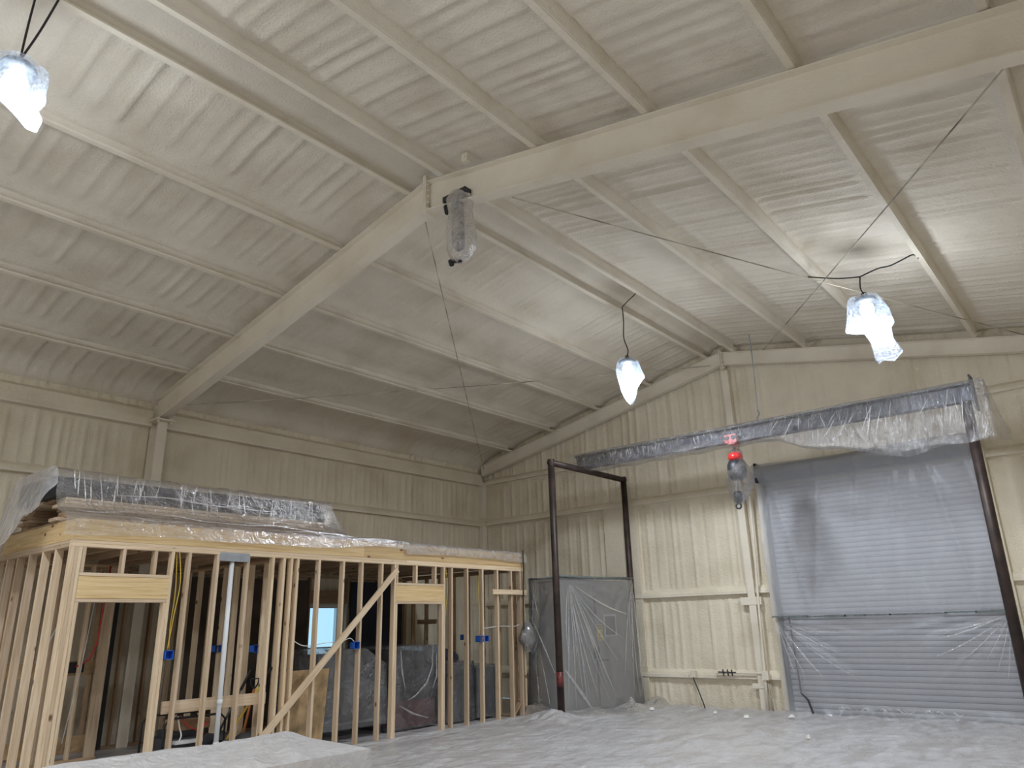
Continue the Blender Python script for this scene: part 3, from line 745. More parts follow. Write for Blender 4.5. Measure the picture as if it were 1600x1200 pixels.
# loft floor: rim boards, joists and deck
lf = empty('loft_floor', (-10.8, 7.2, 2.63), 'timber loft floor of rim boards, joists and deck boards on top of the stud walls', 'floor frame')
ZR = ZS+.077
board('rim_joist', lf, (X1-.019, 3.22, ZR+.1175), (X1-.019, 7.32, ZR+.1175), .235, .038, (0, 0, 1), M_head)
board('rim_joist', lf, (X1-.019, 7.32, ZR+.1175), (X1-.019, 11.18, ZR+.1175), .235, .038, (0, 0, 1), M_head)
board('rim_joist', lf, (-12.47, 3.24, ZR+.1175), (X1-.04, 3.24, ZR+.1175), .235, .038, (0, 0, 1), M_head)
y = 3.62
while y < 11.1:
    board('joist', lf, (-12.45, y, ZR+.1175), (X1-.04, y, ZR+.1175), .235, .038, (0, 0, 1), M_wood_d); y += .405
for i in range(7):
    ya = 3.22+i*1.14; mb = MB(); mb.box((-12.45, ya, ZR+.236), (X1-.02, min(ya+1.136, 11.18), ZR+.254)); mb.build('deck_panel', M_osb, lf)
ZD = ZR+.255

# PVC vent pipe, electrical boxes and cables in the wall
o = empty('vent_pipe', (-9.14, 5.19, 0), 'white plastic drain pipe standing in the front stud wall below the metal plate', 'pipe')
mb = MB(); mb.tube([(-9.145, 5.19, .0), (-9.145, 5.185, ZS)], .030, 14); mb.build('pipe', M_white, o, True)
for z in (.78, .3, .12):
    mb = MB(); mb.tube([(-9.145, 5.19, z-.03), (-9.145, 5.19, z+.03)], .035, 14); mb.build('coupling', M_white, o, True)

def outlet(x, y, z, label, dx=.055, wires=True, white=False, fx=1):
    o = empty('outlet_box', (x, y, z-.055), label, 'outlet box', 'blue outlet boxes')
    mb = MB(); dy = .05
    # open-fronted box
    mb.box((x-dx, y-dy, z-.05), (x-dx+.006, y+dy, z+.05)); mb.box((x-dx, y-dy, z-.05), (x+dx, y-dy+.006, z+.05)); mb.box((x-dx, y+dy-.006, z-.05), (x+dx, y+dy, z+.05))
    mb.box((x-dx, y-dy, z-.05), (x+dx, y+dy, z-.044)); mb.box((x-dx, y-dy, z+.044), (x+dx, y+dy, z+.05)); mb.build('box_body', M_blue, o)
    if white:
        mb = MB(); mb.box((x-dx*.7, y+dy+.004, z-.045), (x+dx*.7, y+dy+.03, z+.07)); mb.build('tag_plate', M_white, o)
    return o
outlet(-9.13, 4.455, 1.36, 'blue outlet box with yellow cables on the stud beside the first door opening')
outlet(-10.80, 5.995, 1.37, 'blue outlet box on the inner partition, left of the white drain pipe')
outlet(-9.76, 5.995, 1.37, 'blue outlet box on the inner partition, right of the white drain pipe')
outlet(-9.14, 7.245, 1.37, 'blue outlet box with white tag on a stud under the diagonal brace', white=True)
outlet(-9.14, 9.955, 1.38, 'blue outlet box on the left face of a stud right of the second door opening')
outlet(-9.14, 10.085, 1.38, 'blue outlet box on the right face of a stud right of the second door opening')
outlet(-10.55, 11.035, 1.39, 'blue outlet box on the far end wall, behind the right-hand front studs')
def cable(pts, r, mat, label, cat='cable', group=None, nm='electric_cable'):
    P = [Vector(p) for p in pts]; out = []
    for i in range(len(P)-1):
        p0, p1, p2, p3 = P[max(i-1, 0)], P[i], P[i+1], P[min(i+2, len(P)-1)]
        for k in range(5):
            t = k/5; out.append(.5*((2*p1)+(p2-p0)*t+(2*p0-5*p1+4*p2-p3)*t*t+(3*p1-p0-3*p2+p3)*t**3))
    out.append(P[-1]); mb = MB(); mb.tube(out, r, 6); o = mb.build(nm, mat, None, True); return tag(o, label, cat, group)
cable([(-9.12, 4.45, 2.6), (-9.10, 4.50, 2.2), (-9.11, 4.47, 1.8), (-9.12, 4.44, 1.41)], .006, M_yel2, 'yellow cable dropping to the blue box by the first door, nearer strand', 'cable')
cable([(-9.16, 4.44, 2.6), (-9.14, 4.47, 2.1), (-9.15, 4.46, 1.7), (-9.15, 4.475, 1.41)], .006, M_yel2, 'yellow cable dropping to the blue box by the first door, farther strand', 'cable')
cable([(-9.15, 9.12, 2.6), (-9.14, 9.16, 2.2), (-9.15, 9.10, 1.6), (-9.15, 9.11, 1.2)], .006, M_yel2, 'yellow cable hanging beside the second door opening', 'cable')
cable([(-9.14, 9.97, 2.6), (-9.13, 9.93, 2.2), (-9.14, 9.96, 1.8), (-9.14, 9.955, 1.43)], .006, M_yel2, 'yellow cable running down to the pair of blue boxes', 'cable')
cable([(-9.16, 6.2, 1.47), (-9.17, 6.4, 1.39), (-9.16, 6.75, 1.42), (-9.15, 7.0, 1.43), (-9.14, 7.15, 1.47), (-9.14, 7.23, 1.42)], .006, M_white, 'white cable strung across the studs toward the box under the brace', 'cable')
cable([(-9.15, 10.1, 1.55), (-9.15, 10.5, 1.58), (-9.15, 10.9, 1.57), (-9.15, 11.05, 1.6)], .006, M_white, 'white cable strung across the rightmost studs of the front wall', 'cable')

# disconnect switch wrapped in film, fed by a black cable
o = empty('switch_box', (-9.03, 11.18, 1.15), 'grey safety switch wrapped in film on the last corner stud of the lumber room', 'switch box')
mb = MB(); mb.box((-9.10, 11.10, 1.26), (-9.00, 11.28, 1.56)); mb.build('box_body', M_greycab, o)
mb = MB(); mb.tube([(-9.0, 11.2, 1.45), (-8.96, 11.22, 1.36)], .014, 6); mb.build('lever', M_dark, o)
Tn = np.linspace(0, 1, 14); An = np.linspace(0, 2*math.pi, 22); a, t = np.meshgrid(An, Tn, indexing='ij')
rad = (.20*np.sin(np.pi*np.clip(t, .06, .97))**.6)*(1+.25*(vn(a*1.5*(a < 6.2), t*4, 3)-.5))
P = np.stack([-9.05+rad*np.cos(a)*.75, 11.19+rad*np.sin(a), 1.12+.52*t], -1); grid('film_wrap', P, P_cab, o)
cable([(-9.05, 11.10, 2.95), (-9.04, 11.09, 2.6), (-9.05, 11.08, 2.1), (-9.03, 11.05, 1.7), (-9.02, 11.04, 1.42), (-9.03, 11.10, 1.28), (-9.05, 11.16, 1.30)], .012, M_cord, 'black cable dropping down the corner stud to the wrapped safety switch', 'cable')

# ------------------------------------------------------------------ inside the room
# plywood leaning behind the studs under the window
mb = MB(); mb.extrude([(0, 0), (.018, 0), (.018, 1), (0, 1)], (-9.42, 6.22, .01), (-9.42, 6.93, .01), (1, 0, 0), (.10, 0, 1.06))
tag(mb.build('plywood_sheet', M_ply), 'stained plywood sheet leaning behind the studs below the window', 'plywood')
# shovels and a long-handled tool leaning on the partition
def shovel(x, y, z0, z1, lean, grip, colour, label, nm='shovel'):
    o = empty(nm, (x, y, 0), label, 'shovel' if nm == 'shovel' else 'tool')
    A = Vector((x, y, z0)); B = Vector((x+lean[0], y+lean[1], z1))
    mb = MB(); mb.tube([A, B], .017, 8); mb.build('handle', colour, o, True)
    d = (B-A).normalized()
    if grip == 'D':
        mb = MB(); mb.tube([B, B+Vector((.0, .055, .06)), B+Vector((0, .06, .13)), B+Vector((0, -.06, .13)), B+Vector((0, -.055, .06)), B], .011, 6); mb.build('grip', M_black, o)
    else:
        mb = MB(); mb.tube([B-d*.02, B+d*.26], .021, 8); mb.build('grip', M_black, o)
    Uu = np.linspace(-1, 1, 9); Tv = np.linspace(0, 1, 9); u, t = np.meshgrid(Uu, Tv, indexing='ij')
    w = .115*np.sqrt(np.clip(1-np.clip((.45-t)/.45, 0, 1)**2*.95, .03, 1))*np.clip((1.06-t)*6, .2, 1)
    P = np.stack([x-.03+.03*u**2+lean[0]*.1*t, y+u*w, .02+t*(z0-.02)], -1); grid('blade', P, M_greysteel, o)
    return o
shovel(-9.56, 5.80, .34, .86, (-.02, .12), 'D', M_orange, 'spade with an orange shaft and black D grip leaning behind the front studs')
shovel(-9.45, 5.50, .30, .92, (.16, .33), 'T', M_yel2, 'tool with yellow shaft and black end grip leaning behind the front studs', 'long_handled_tool')
shovel(-10.05, 5.74, .34, .86, (.16, .18), 'T', M_greysteel, 'tool with a dark green grip leaning between partition studs left of the drain pipe', 'long_handled_tool')
# portable compressor / generator in a tube frame with cardboard and hoses on top
g = empty('generator', (-9.9, 5.25, 0), 'dark portable generator in a black tube frame behind the front studs', 'generator')
gx0, gx1, gy0, gy1 = -10.2, -9.6, 4.75, 5.55
mb = MB(); mb.box((gx0+.06, gy0+.08, .10), (gx1-.06, gy1-.1, .36)); mb.box((gx0+.12, gy0+.14, .36), (gx1-.12, gy1-.2, .44)); mb.build('engine', M_dark, g)
for x in (gx0, gx1):
    mb = MB(); c = .07
    mb.tube([(x, gy0, .06), (x, gy0, .60-c), (x, gy0+c, .60), (x, gy1-c, .60), (x, gy1, .60-c), (x, gy1, .06), (x, gy0, .06)], .014, 8); mb.build('tube_frame', M_black, g, True)
for y in (gy0, gy1):
    mb = MB(); mb.tube([(gx0, y, .06), (gx1, y, .06)], .014, 8); mb.build('cross_bar', M_black, g)
mb = MB(); mb.tube([(gx1+.02, gy1-.12, .16), (gx1+.08, gy1-.12, .16)], .14, 16); mb.build('wheel', M_black, g)
mb = MB(); mb.box((gx1-.1, gy0+.15, .30), (gx1+.03, gy1-.3, .34)); mb.build('white_ledge', M_white, g)
o = tag(MB().box((-10.0, 4.95, .445), (-9.66, 5.38, .56)).build('cardboard_box', M_card), 'brown cardboard box resting on the dark generator', 'box')
cable([(-9.62, 4.95, .62), (-9.60, 5.05, .50), (-9.60, 5.2, .44), (-9.62, 5.32, .52)], .009, M_redpex, 'short red hose lying over the box on the generator', 'hose', None, 'air_hose')
cable([(-9.62, 4.92, .62), (-9.60, 4.94, .5), (-9.59, 4.97, .40), (-9.60, 4.95, .33)], .009, M_debris, 'short cream hose hanging beside the red hose on the generator', 'hose', None, 'air_hose')
cable([(-9.5, 4.5, .02), (-9.6, 4.7, .02), (-10.0, 4.95, .02), (-10.6, 5.2, .02)], .012, M_redpex, 'red hose lying on the floor beside the generator', 'hose', None, 'air_hose')

# machines under film in the far half of the room
t1 = empty('covered_workbench', (-10.4, 7.75, 0), 'steel workbench under smoky film, left of the second door opening', 'workbench')
mb = MB(); mb.box((-10.95, 7.15, .74), (-9.85, 8.45, .80)); mb.build('benchtop', M_greysteel, t1)
for x in (-10.9, -9.93):
    for y in (7.2, 8.36):
        mb = MB(); mb.box((x, y, 0), (x+.05, y+.05, .74)); mb.build('leg', M_greysteel, t1)
mb = MB(); mb.box((-10.8, 7.25, .80), (-10.0, 7.95, 1.22)); mb.build('cabinet', M_greymid, t1)
mb = MB(); mb.box((-10.85, 7.3, .20), (-9.95, 8.35, .24)); mb.build('shelf', M_greysteel, t1)
drape('film_cover', [(-10.98, 7.12), (-9.82, 7.12), (-9.82, 8.42), (-10.98, 8.42)], lambda p: 1.30-.30*np.clip((p[..., 1]-8.0)/.5, 0, 1), .16, P_inner, t1, .02, .03, .05, 21)
t2 = empty('covered_mower', (-10.35, 9.1, 0), 'dark machine with maroon base under clear film, framed by the second door opening', 'machine')
mb = MB()
pr = [(-.42, .42), (.42, .42), (.45, .6), (.40, 1.0), (.30, 1.2), (-.30, 1.25), (-.42, 1.0), (-.45, .6)]
mb.extrude([(a_, b_) for a_, b_ in pr], (-10.85, 9.1, 0), (-9.95, 9.1, 0), (0, 1, 0), (0, 0, 1)); mb.build('hood', M_dark, t2)
mb = MB(); pr = [(-.48, .04), (.48, .04), (.50, .12), (.50, .36), (.44, .44), (-.44, .44), (-.50, .36), (-.50, .12)]
mb.extrude(pr, (-10.9, 9.1, 0), (-9.86, 9.1, 0), (0, 1, 0), (0, 0, 1)); mb.build('base', M_maroon, t2)
drape('film_cover', [(-10.95, 8.56), (-9.82, 8.56), (-9.82, 9.6), (-10.95, 9.6)], 1.30, .03, P_inner, t2, .02, .03, .05, 33)
t3 = empty('covered_crate', (-10.2, 10.05, 0), 'upright crate under wrinkled film just right of the second door opening', 'crate')
mb = MB(); mb.box((-10.5, 9.8, .03), (-9.75, 10.3, .95)); mb.build('crate_body', M_greymid, t3)
drape('film_cover', [(-10.55, 9.74), (-9.68, 9.74), (-9.68, 10.36), (-10.55, 10.36)], 1.0, .03, P_inner, t3, .015, .02, .03, 44)
t4 = empty('covered_crate', (-10.2, 10.72, 0), 'boxy crate under film at the far end of the lumber room', 'crate')
mb = MB(); mb.box((-10.5, 10.46, .03), (-9.7, 10.98, .86)); mb.build('crate_body', M_greymid, t4)
drape('film_cover', [(-10.55, 10.44), (-9.64, 10.44), (-9.64, 10.98), (-10.55, 10.98)], .92, .05, P_inner, t4, .01, .015, .02, 55)
Uu = np.linspace(0, 2*math.pi, 20); Tv = np.linspace(0, 1, 10); a, t = np.meshgrid(Uu, Tv, indexing='ij')
rad = .25*np.sqrt(np.clip(1-t**2, 0, 1))*(1+.3*(vn(np.cos(a)*2+3, np.sin(a)*2+t*3, 4)-.5))
P = np.stack([-10.0+rad*np.cos(a), 9.98+rad*np.sin(a)*.9, 1.02+.20*t], -1)
tag(grid('cloth_bag', P, M_navy), 'dark blue cloth bag slumped on top of a covered crate', 'bag')

# ------------------------------------------------------------------ stack on the loft under clear film
rs = np.random.RandomState(12)
sx = [-9.72, -9.98, -10.24, -10.50, -10.76]
for lv in range(7):
    z = ZD+.022+lv*.0405
    for k, x in enumerate(sx):
        if lv < 6 and 0 < k < 4: continue            # only the outer and top boards can be seen
        ya = 3.16+rs.uniform(0, .12); yb = 6.9+rs.uniform(-.1, .1)
        o = board('lumber_board', None, (x, ya, z), (x, yb, z), .235, .038, (1, 0, 0), M_wood if rs.rand() < .6 else M_wood_d)
        hh = ['lowest', 'second lowest', 'third lowest', 'middle', 'third highest', 'second highest', 'topmost'][lv]; pp = ['front', 'second', 'third', 'fourth', 'back'][k]
        tag(o, f'long plank in the film-covered loft stack, {hh} layer, {pp} row', 'lumber', 'planks stacked on the loft')
zz = ZD+.022+7*.0405-.018
for i in range(4):
    ya = 3.14+i*.96; mb = MB(); c = .05
    pr = [(-10.88, zz), (-9.68, zz), (-9.63, zz+c), (-9.62, zz+.17), (-9.68, zz+.245+.01*i), (-10.8, zz+.28), (-10.9, zz+.2)]
    mb.extrude(pr, (0, ya, 0), (0, ya+.94, 0), (1, 0, 0), (0, 0, 1))
    tag(mb.build('dark_bundle', M_dark), f"dark wrapped bundle lying on the loft lumber stack, {['nearest', 'second nearest', 'second farthest', 'farthest'][i]} of the four", 'bundle', 'dark bundles on the loft')
# its clear sheet: rises from the rim, up the face of the stack, over the top and down the back
prof = [(-9.062, 2.68), (-9.068, 2.86), (-9.10, 2.905), (-9.22, 2.925), (-9.36, 2.97), (-9.46, 3.06), (-9.53, 3.2), (-9.57, 3.46), (-9.66, 3.52), (-10.1, 3.54), (-10.6, 3.55), (-10.92, 3.55), (-11.0, 3.45), (-11.08, 3.1), (-11.25, 2.93), (-11.9, 2.92)]
px_ = np.array(prof); seg = np.concatenate([[0], np.cumsum(np.linalg.norm(np.diff(px_, axis=0), axis=1))])
sv = np.linspace(0, seg[-1], 90); pxs = np.interp(sv, seg, px_[:, 0]); pzs = np.interp(sv, seg, px_[:, 1])
Yv = np.linspace(3.10, 8.2, 120)
tt, yy = np.meshgrid(np.arange(90), Yv, indexing='ij'); X = pxs[tt]; Z = pzs[tt]
# the far end slopes down from the stack to the loft
endf = np.clip((yy-7.0)/.42, 0, 1); flat = 2.93
Z = np.where(Z > flat, flat+(Z-flat)*(1-endf)**1.2, Z)
amp = np.where(Z > 2.93, 1, .5)
wr = ridge(yy*2.6+Z*1.5, Z*2+X, 3)*.035+.03*fbm(yy*4, X*3+Z*3, 4, 3)
X = X+wr*amp; Z = Z+np.where((X < -9.62), -.02*ridge(yy*1.4, X*3, 6), 0)
hem = (tt < 8)
Z = np.where(hem, Z+(.13*vn(yy*1.1, 0*yy, 8)-.03+.10*np.clip((yy-6.2)/1.2, 0, 1))*np.clip((8-tt)/8.0, 0, 1), Z)
P1 = np.stack([X, yy, Z], -1)
sf = empty('clear_sheet', (-10.0, 5.5, ZD), 'clear wrinkled plastic sheet draped over the stack on the loft', 'plastic sheet')
grid('top_drape', P1, P_stack, sf)
# hanging end at the near side
Xe = np.linspace(-9.5, -12.3, 70); Te = np.linspace(0, 1, 40)
xx, te = np.meshgrid(Xe, Te, indexing='ij')
s01 = (-9.5-xx)/2.8
ztop = np.interp(xx, [-12.3, -11.1, -10.95, -9.66, -9.56, -9.5], [2.95, 3.05, 3.55, 3.54, 3.48, 3.3])
zbot = np.interp(xx, [-12.3, -10.9, -10.4, -10.0, -9.75, -9.5], [2.05, 2.2, 2.45, 2.72, 2.93, 2.95])
ze = ztop+(zbot-ztop)*te
fo = ridge(xx*4.0+te*1.5, te*.9, 12)*.09*te+.04*fbm(xx*5, te*4, 14, 3)
yye = 3.10-.10*te**.7-.10*np.clip(te-.1, 0, 1)-fo
grid('end_drape', np.stack([xx, yye, ze], -1), P_end, sf)
# film stapled along the rest of the rim
Yv = np.linspace(8.15, 11.22, 80); Tt_ = np.linspace(0, 1, 26)
yy, te = np.meshgrid(Yv, Tt_, indexing='ij')
pr2 = np.array([(-9.066, 2.73), (-9.068, 2.80), (-9.075, 2.87), (-9.12, 2.905), (-9.4, 2.91), (-10.2, 2.905), (-11.2, 2.905)])
sg2 = np.concatenate([[0], np.cumsum(np.linalg.norm(np.diff(pr2, axis=0), axis=1))])/np.linalg.norm(np.diff(pr2, axis=0), axis=1).sum()
te2 = te**2.2
X = np.interp(te2, sg2, pr2[:, 0]); Z = np.interp(te2, sg2, pr2[:, 1])
Z = Z-np.where(te < .4, (.05*vn(yy*1.3, 0*yy, 18)-.02)*(1-te/.4), 0)+.015*ridge(yy*3, te*3, 6)
X = X+.014*ridge(yy*2.2, te*4, 5)
o = grid('rim_sheet', np.stack([X, yy, Z], -1), P_rim); tag(o, 'strip of milky film folded over the far half of the loft rim', 'plastic sheet')

# ------------------------------------------------------------------ film-wrapped electrical cabinets beside the gantry
A_, B_, C_ = np.array((-8.52, 11.45)), np.array((-8.10, 13.40)), np.array((-9.22, 11.50))
D_ = C_+(B_-A_)
cb = empty('electrical_cabinet', (-8.7, 12.4, 0), 'tall grey electrical cabinet under grey film behind the pipe frame', 'cabinet')
e = (B_-A_)/np.linalg.norm(B_-A_); n_out = np.array([e[1], -e[0]])
def on_face(s, z, off=0):
    p = A_+e*s+n_out*off; return (p[0], p[1], z)
def face_box(mb, s0, s1, z0, z1, o0, o1):
    c = [on_face(s, z, o) for z in (z0, z1) for s, o in ((s0, o0), (s1, o0), (s1, o1), (s0, o1))]
    mb.add(c, [(0, 1, 2, 3), (7, 6, 5, 4), (0, 4, 5, 1), (1, 5, 6, 2), (2, 6, 7, 3), (3, 7, 4, 0)])
mb = MB(); face_box(mb, .05, 1.92, .02, 2.38, -.62, -.06); mb.build('body', M_greycab, cb)
for s0, s1 in ((.07, .93), (.95, 1.90)):
    mb = MB(); face_box(mb, s0, s1, .10, 2.30, -.06, -.035); dd = mb.build('door', M_greycab, cb)
    mb = MB(); face_box(mb, s1-.06 if s0 < .5 else s0+.03, s1-.03 if s0 < .5 else s0+.06, .95, 1.15, -.035, -.01); mb.build('handle', M_dark, dd)
mb = MB(); face_box(mb, 1.17, 1.51, 1.33, 1.75, -.034, -.018); fr_ = mb.build('meter_frame', M_slat, cb)
mb = MB(); face_box(mb, 1.21, 1.47, 1.37, 1.71, -.018, -.012); mb.build('meter_panel', M_greymid, fr_)
mb = MB(); face_box(mb, .98, 1.13, 1.27, 1.56, -.034, -.030); lb = mb.build('warning_label', M_yellow, cb)
mb = MB()
face_box(mb, .99, 1.12, 1.515, 1.55, -.029, -.027); face_box(mb, .995, 1.115, 1.475, 1.495, -.029, -.027)
mb.add([on_face(1.055+dx, 1.39+dz, -.027) for dx, dz in ((-.04, -.035), (.04, -.035), (0, .045))], [(0, 1, 2)])
for z in (1.29, 1.315): face_box(mb, 1.0, 1.11, z, z+.012, -.029, -.027)
mb.build('label_print', M_card, lb)
for q in ((.95, .985, 1.75, 2.1), (.955, 1.25, .90, .925), (.95, .97, .12, .9)):
    mb = MB(); face_box(mb, *q, -.034, -.015); mb.build('seam_trim', M_greymid, cb)
cbz = lambda p: 2.44+.02*fbm(p[..., 0]*2, p[..., 1]*2, 5, 2)
drape('film_cover', [tuple(C_), tuple(A_), tuple(B_), tuple(D_)], cbz, .012, P_cab, cb, .02, .10, .06, 61, nt=46, step=.035, freq=2.6, sag=.06, focus=((.78, .06, 2.2), (2.62, .04, 1.2)))
def ribbon(mb, pts, w, side):
    """tapered crease: a folded strip along pts, width w, raised in the middle towards side"""
    pts = [Vector(p) for p in pts]; m_ = len(pts); V = []; F = []; sd = Vector(side)
    for i, p in enumerate(pts):
        t_ = (pts[min(i+1, m_-1)]-pts[max(i-1, 0)]).normalized(); b_ = sd.cross(t_).normalized(); f = w*math.sin(math.pi*(.08+.84*i/(m_-1)))
        V += [p-b_*f, p+sd*f*.9, p+b_*f]
    for i in range(m_-1):
        for k in (0, 1): F.append((3*i+k, 3*i+k+1, 3*i+k+4, 3*i+k+3))
    mb.add(V, F)
rs = np.random.RandomState(88); mb = MB(); n3 = (n_out[0], n_out[1], 0)
def cab_pt(s, z):
    T_ = max(0, (2.44-z)/2.44); q = A_+e*s+n_out*(.075+.10*T_**1.8); return (q[0], q[1], z)
for (s0, z0), ends in (((.22, 2.36), [(.02, .3), (.18, .15), (.38, .2), (.55, .35), (.78, .2), (.98, .5), (1.2, .3), (1.35, .9), (1.55, 1.3), (1.7, 1.75), (.10, 1.0), (.30, .9), (.47, .12), (.66, .9), (.88, 1.0), (1.08, .12)]), ((1.93, 2.34), [(1.95, .4), (1.86, .2), (1.72, .35), (1.5, .6), (1.75, 1.2)])):
    for se, ze in ends:
        bow = rs.uniform(-.06, .06); k0 = rs.uniform(.02, .12)
        ribbon(mb, [cab_pt(s0+(se-s0)*q+bow*math.sin(math.pi*q), z0+(ze-z0)*q-(.10*math.sin(math.pi*q) if ze > 1.2 else 0)) for q in np.linspace(k0, 1, 12)], rs.uniform(.007, .016), n3)
ribbon(mb, [cab_pt(-.02+.62*q, .82-.74*q) for q in np.linspace(0, 1, 10)], .03, n3)
dl_ = (A_-C_)/np.linalg.norm(A_-C_); nl = np.array([dl_[1], -dl_[0]])
def left_pt(s, z):
    T_ = max(0, (2.44-z)/2.44); q = C_+dl_*s+nl*(.075+.10*T_**1.8); return (q[0], q[1], z)
for (sa, za), (sb, zb_e) in (((.02, 1.82), (.66, .75)), ((.10, 2.3), (.28, 1.7)), ((.15, 2.35), (.10, 1.2)), ((.30, 1.1), (.55, .2)), ((.2, .9), (.3, .15))):
    ribbon(mb, [left_pt(sa+(sb-sa)*q, za+(zb_e-za)*q) for q in np.linspace(0, 1, 10)], .022 if sa == .02 else .012, (nl[0], nl[1], 0))
fc_ = mb.build('film_crease', P_crease, cb, True); fc_['kind'] = 'stuff'
path = [C_+np.array((-.06, -.16)), A_+np.array((.05, -.30)), A_+n_out*.32, (A_+B_)/2+n_out*.34, B_+n_out*.30, B_+n_out*.05+e*.45]
pl_ = np.array(path); sg_ = np.concatenate([[0], np.cumsum(np.linalg.norm(np.diff(pl_, axis=0), axis=1))])
sv_ = np.linspace(0, sg_[-1], 110); cx, cy = np.interp(sv_, sg_, pl_[:, 0]), np.interp(sv_, sg_, pl_[:, 1])
tx, ty = np.gradient(cx), np.gradient(cy); tl_ = np.hypot(tx, ty); nx_, ny_ = ty/tl_, -tx/tl_
w_ = np.linspace(-1, 1, 26); ss, ww = np.meshgrid(sv_, w_, indexing='ij')
hh_ = (1-ww**2)*(.05+.20*ridge(ss*2.4, ww*1.3, 71)**2*ridge(ss*.8, ww, 75)+.03*ridge(ss*7, ww*3, 73))+.02
rr_ = ww*(.24+.14*vn(ss*1.5, 0*ss, 77))
grid('film_skirt', np.stack([cx[:, None]+nx_[:, None]*rr_, cy[:, None]+ny_[:, None]*rr_, hh_], -1), P_skirt, cb)
mb = MB()
pA = np.vstack([C_+n_out*0+np.array([0, -.03]), A_+np.array([.0, -.03])]); 
mb.tube([(C_[0]+.03, C_[1]-.035, 2.43), (-8.9, 11.44, 2.415), (A_[0]-.02, A_[1]-.04, 2.44)], .020, 6)
p0 = A_+n_out*.04; p1 = (A_+B_)/2+n_out*.045; p2 = B_+n_out*.04
mb.tube([(p0[0], p0[1]-.02, 2.45), (p1[0], p1[1], 2.425), (p2[0], p2[1], 2.435)], .026, 6); mb.build('tape_band', M_tape, cb, True)

rs = np.random.RandomState(91); mb = MB()
for sgn, xc in ((1, sx0+.08), (-1, sx1-.05)):
    for dx, dz in ((.35, 1.35), (.6, 1.3), (.95, 1.2), (1.35, 1.0), (1.6, .75), (1.75, .42), (1.5, .22)):
        kk = rs.uniform(.03, .25); L_ = rs.uniform(.45, 1.0)
        ribbon(mb, [(xc+sgn*dx*q*L_, 13.60, 1.57-dz*q*L_-.10*math.sin(math.pi*q*L_)) for q in np.linspace(kk, 1, 12)], rs.uniform(.007, .014), (0, -1, 0))
for k in range(14):
    xa = rs.uniform(sx0+.5, sx1-.4); ribbon(mb, [(xa+q*.16, 13.58, .14+.03*math.sin(q*5+k)) for q in np.linspace(0, 1, 5)], .010, (0, -1, 0))
dc = mb.build('film_crease', P_crease, dl, True); dc['kind'] = 'stuff'
# ------------------------------------------------------------------ pipe gantry with the wrapped crane beam
gf = empty('pipe_gantry', (-8.2, 12.25, 0), 'dark rusty pipe frame standing beside the wrapped cabinet, carrying the beam end', 'gantry')
ZG = 4.50
for y, nm in ((10.98, 'post'), (13.55, 'post')):
    mb = MB(); mb.tube([(-8.2, y, .02), (-8.2, y, ZG)], .063, 18); ps = mb.build(nm, M_pipe, gf, True)
    mb = MB(); mb.tube([(-8.2, y, ZG-.05), (-8.2, y, ZG+.063)], .064, 18); mb.build('elbow', M_pipe, ps)
    mb = MB(); mb.box((-8.33, y-.13, .004), (-8.07, y+.13, .02)); mb.build('base_plate', M_pipe, ps)
    if y < 12:
        mb = MB(); mb.tube([(-8.2, y, .56), (-8.2, y, .80)], .0645, 18); mb.build('painted_band', M_redpaint, ps, True)
mb = MB(); mb.tube([(-8.2, 10.93, ZG), (-8.2, 13.60, ZG)], .060, 18); mb.build('crossbar', M_pipe, gf, True)
rp = empty('pipe_post', (-1.53, 12.2, 0), 'dark rusty pipe post standing right of the overhead door under the beam end', 'post')
mb = MB(); mb.tube([(-1.53, 12.2, .02), (-1.50, 12.2, 4.53)], .072, 18); mb.build('shaft', M_pipe, rp, True)
mb = MB(); mb.box((-1.67, 12.06, .004), (-1.39, 12.34, .02)); mb.build('base_plate', M_pipe, rp)

cbm = empty('crane_beam', (-4.8, 12.2, 4.565), 'long grey crane beam wrapped in clear film, spanning from pipe frame to right post', 'beam')
mb = MB(); ibeam(mb, (-8.45, 12.2, 4.835), (-1.38, 12.2, 4.80), .27, .17, .02, .02); mb.build('girder', M_beam, cbm)
mb = MB(); mb.box((-1.385, 12.06, 4.40), (-1.36, 12.34, 4.90)); mb.build('end_plate', M_dark, cbm)
# film: wraps the top and hangs in swags, much lower at the right
bx = np.array([-8.5, -8.2, -7.25, -6.18, -5.4, -4.36, -4.27, -3.93, -2.96, -2.43, -2.08, -1.58, -1.25]); bz = np.array([4.55, 4.5, 4.49, 4.48, 4.49, 4.48, 4.45, 4.27, 4.07, 3.93, 3.94, 3.91, 3.92])
U = np.linspace(-8.55, -1.22, 240); T = np.linspace(0, 1, 30)
u, t = np.meshgrid(U, T, indexing='ij')
zt_ = 4.845-.035*(u+8.45)/7.07+.004; zb_ = np.interp(u, bx, bz)+.012*np.sin(u*9)
z = zt_+(zb_-zt_)*t
yv = 12.065-.02*ridge(u*5+t*3, t*1.5, 3)-.018*ridge(u*11-t*2.5, t*1.2, 13)**2-.025*fbm(u*7, t*5, 4, 3)*2-.05*np.clip(t-.5, 0, 1)*ridge(u*2.4-t*2.0, t*1.2, 7)
yv = np.where((zt_-z) > .34, yv-.02*(zt_-z-.34), yv)
grid('film_front', np.stack([u, yv, z], -1), P_beam, cbm)
zb2 = np.where(u > -4.2, zb_+.06*np.sin(u*3), zb_)
grid('film_back', np.stack([u, 12.31+.02*ridge(u*4, t*2, 9), zt_+(zb2-zt_)*t], -1), P_beam, cbm)
Tc = np.linspace(0, 1, 6); u2, t2_ = np.meshgrid(U, Tc, indexing='ij')
grid('film_top', np.stack([u2, 12.055+.26*t2_, zt_[:, :1]+.006*ridge(u2*5, t2_*3, 3)], -1), P_beam, cbm)
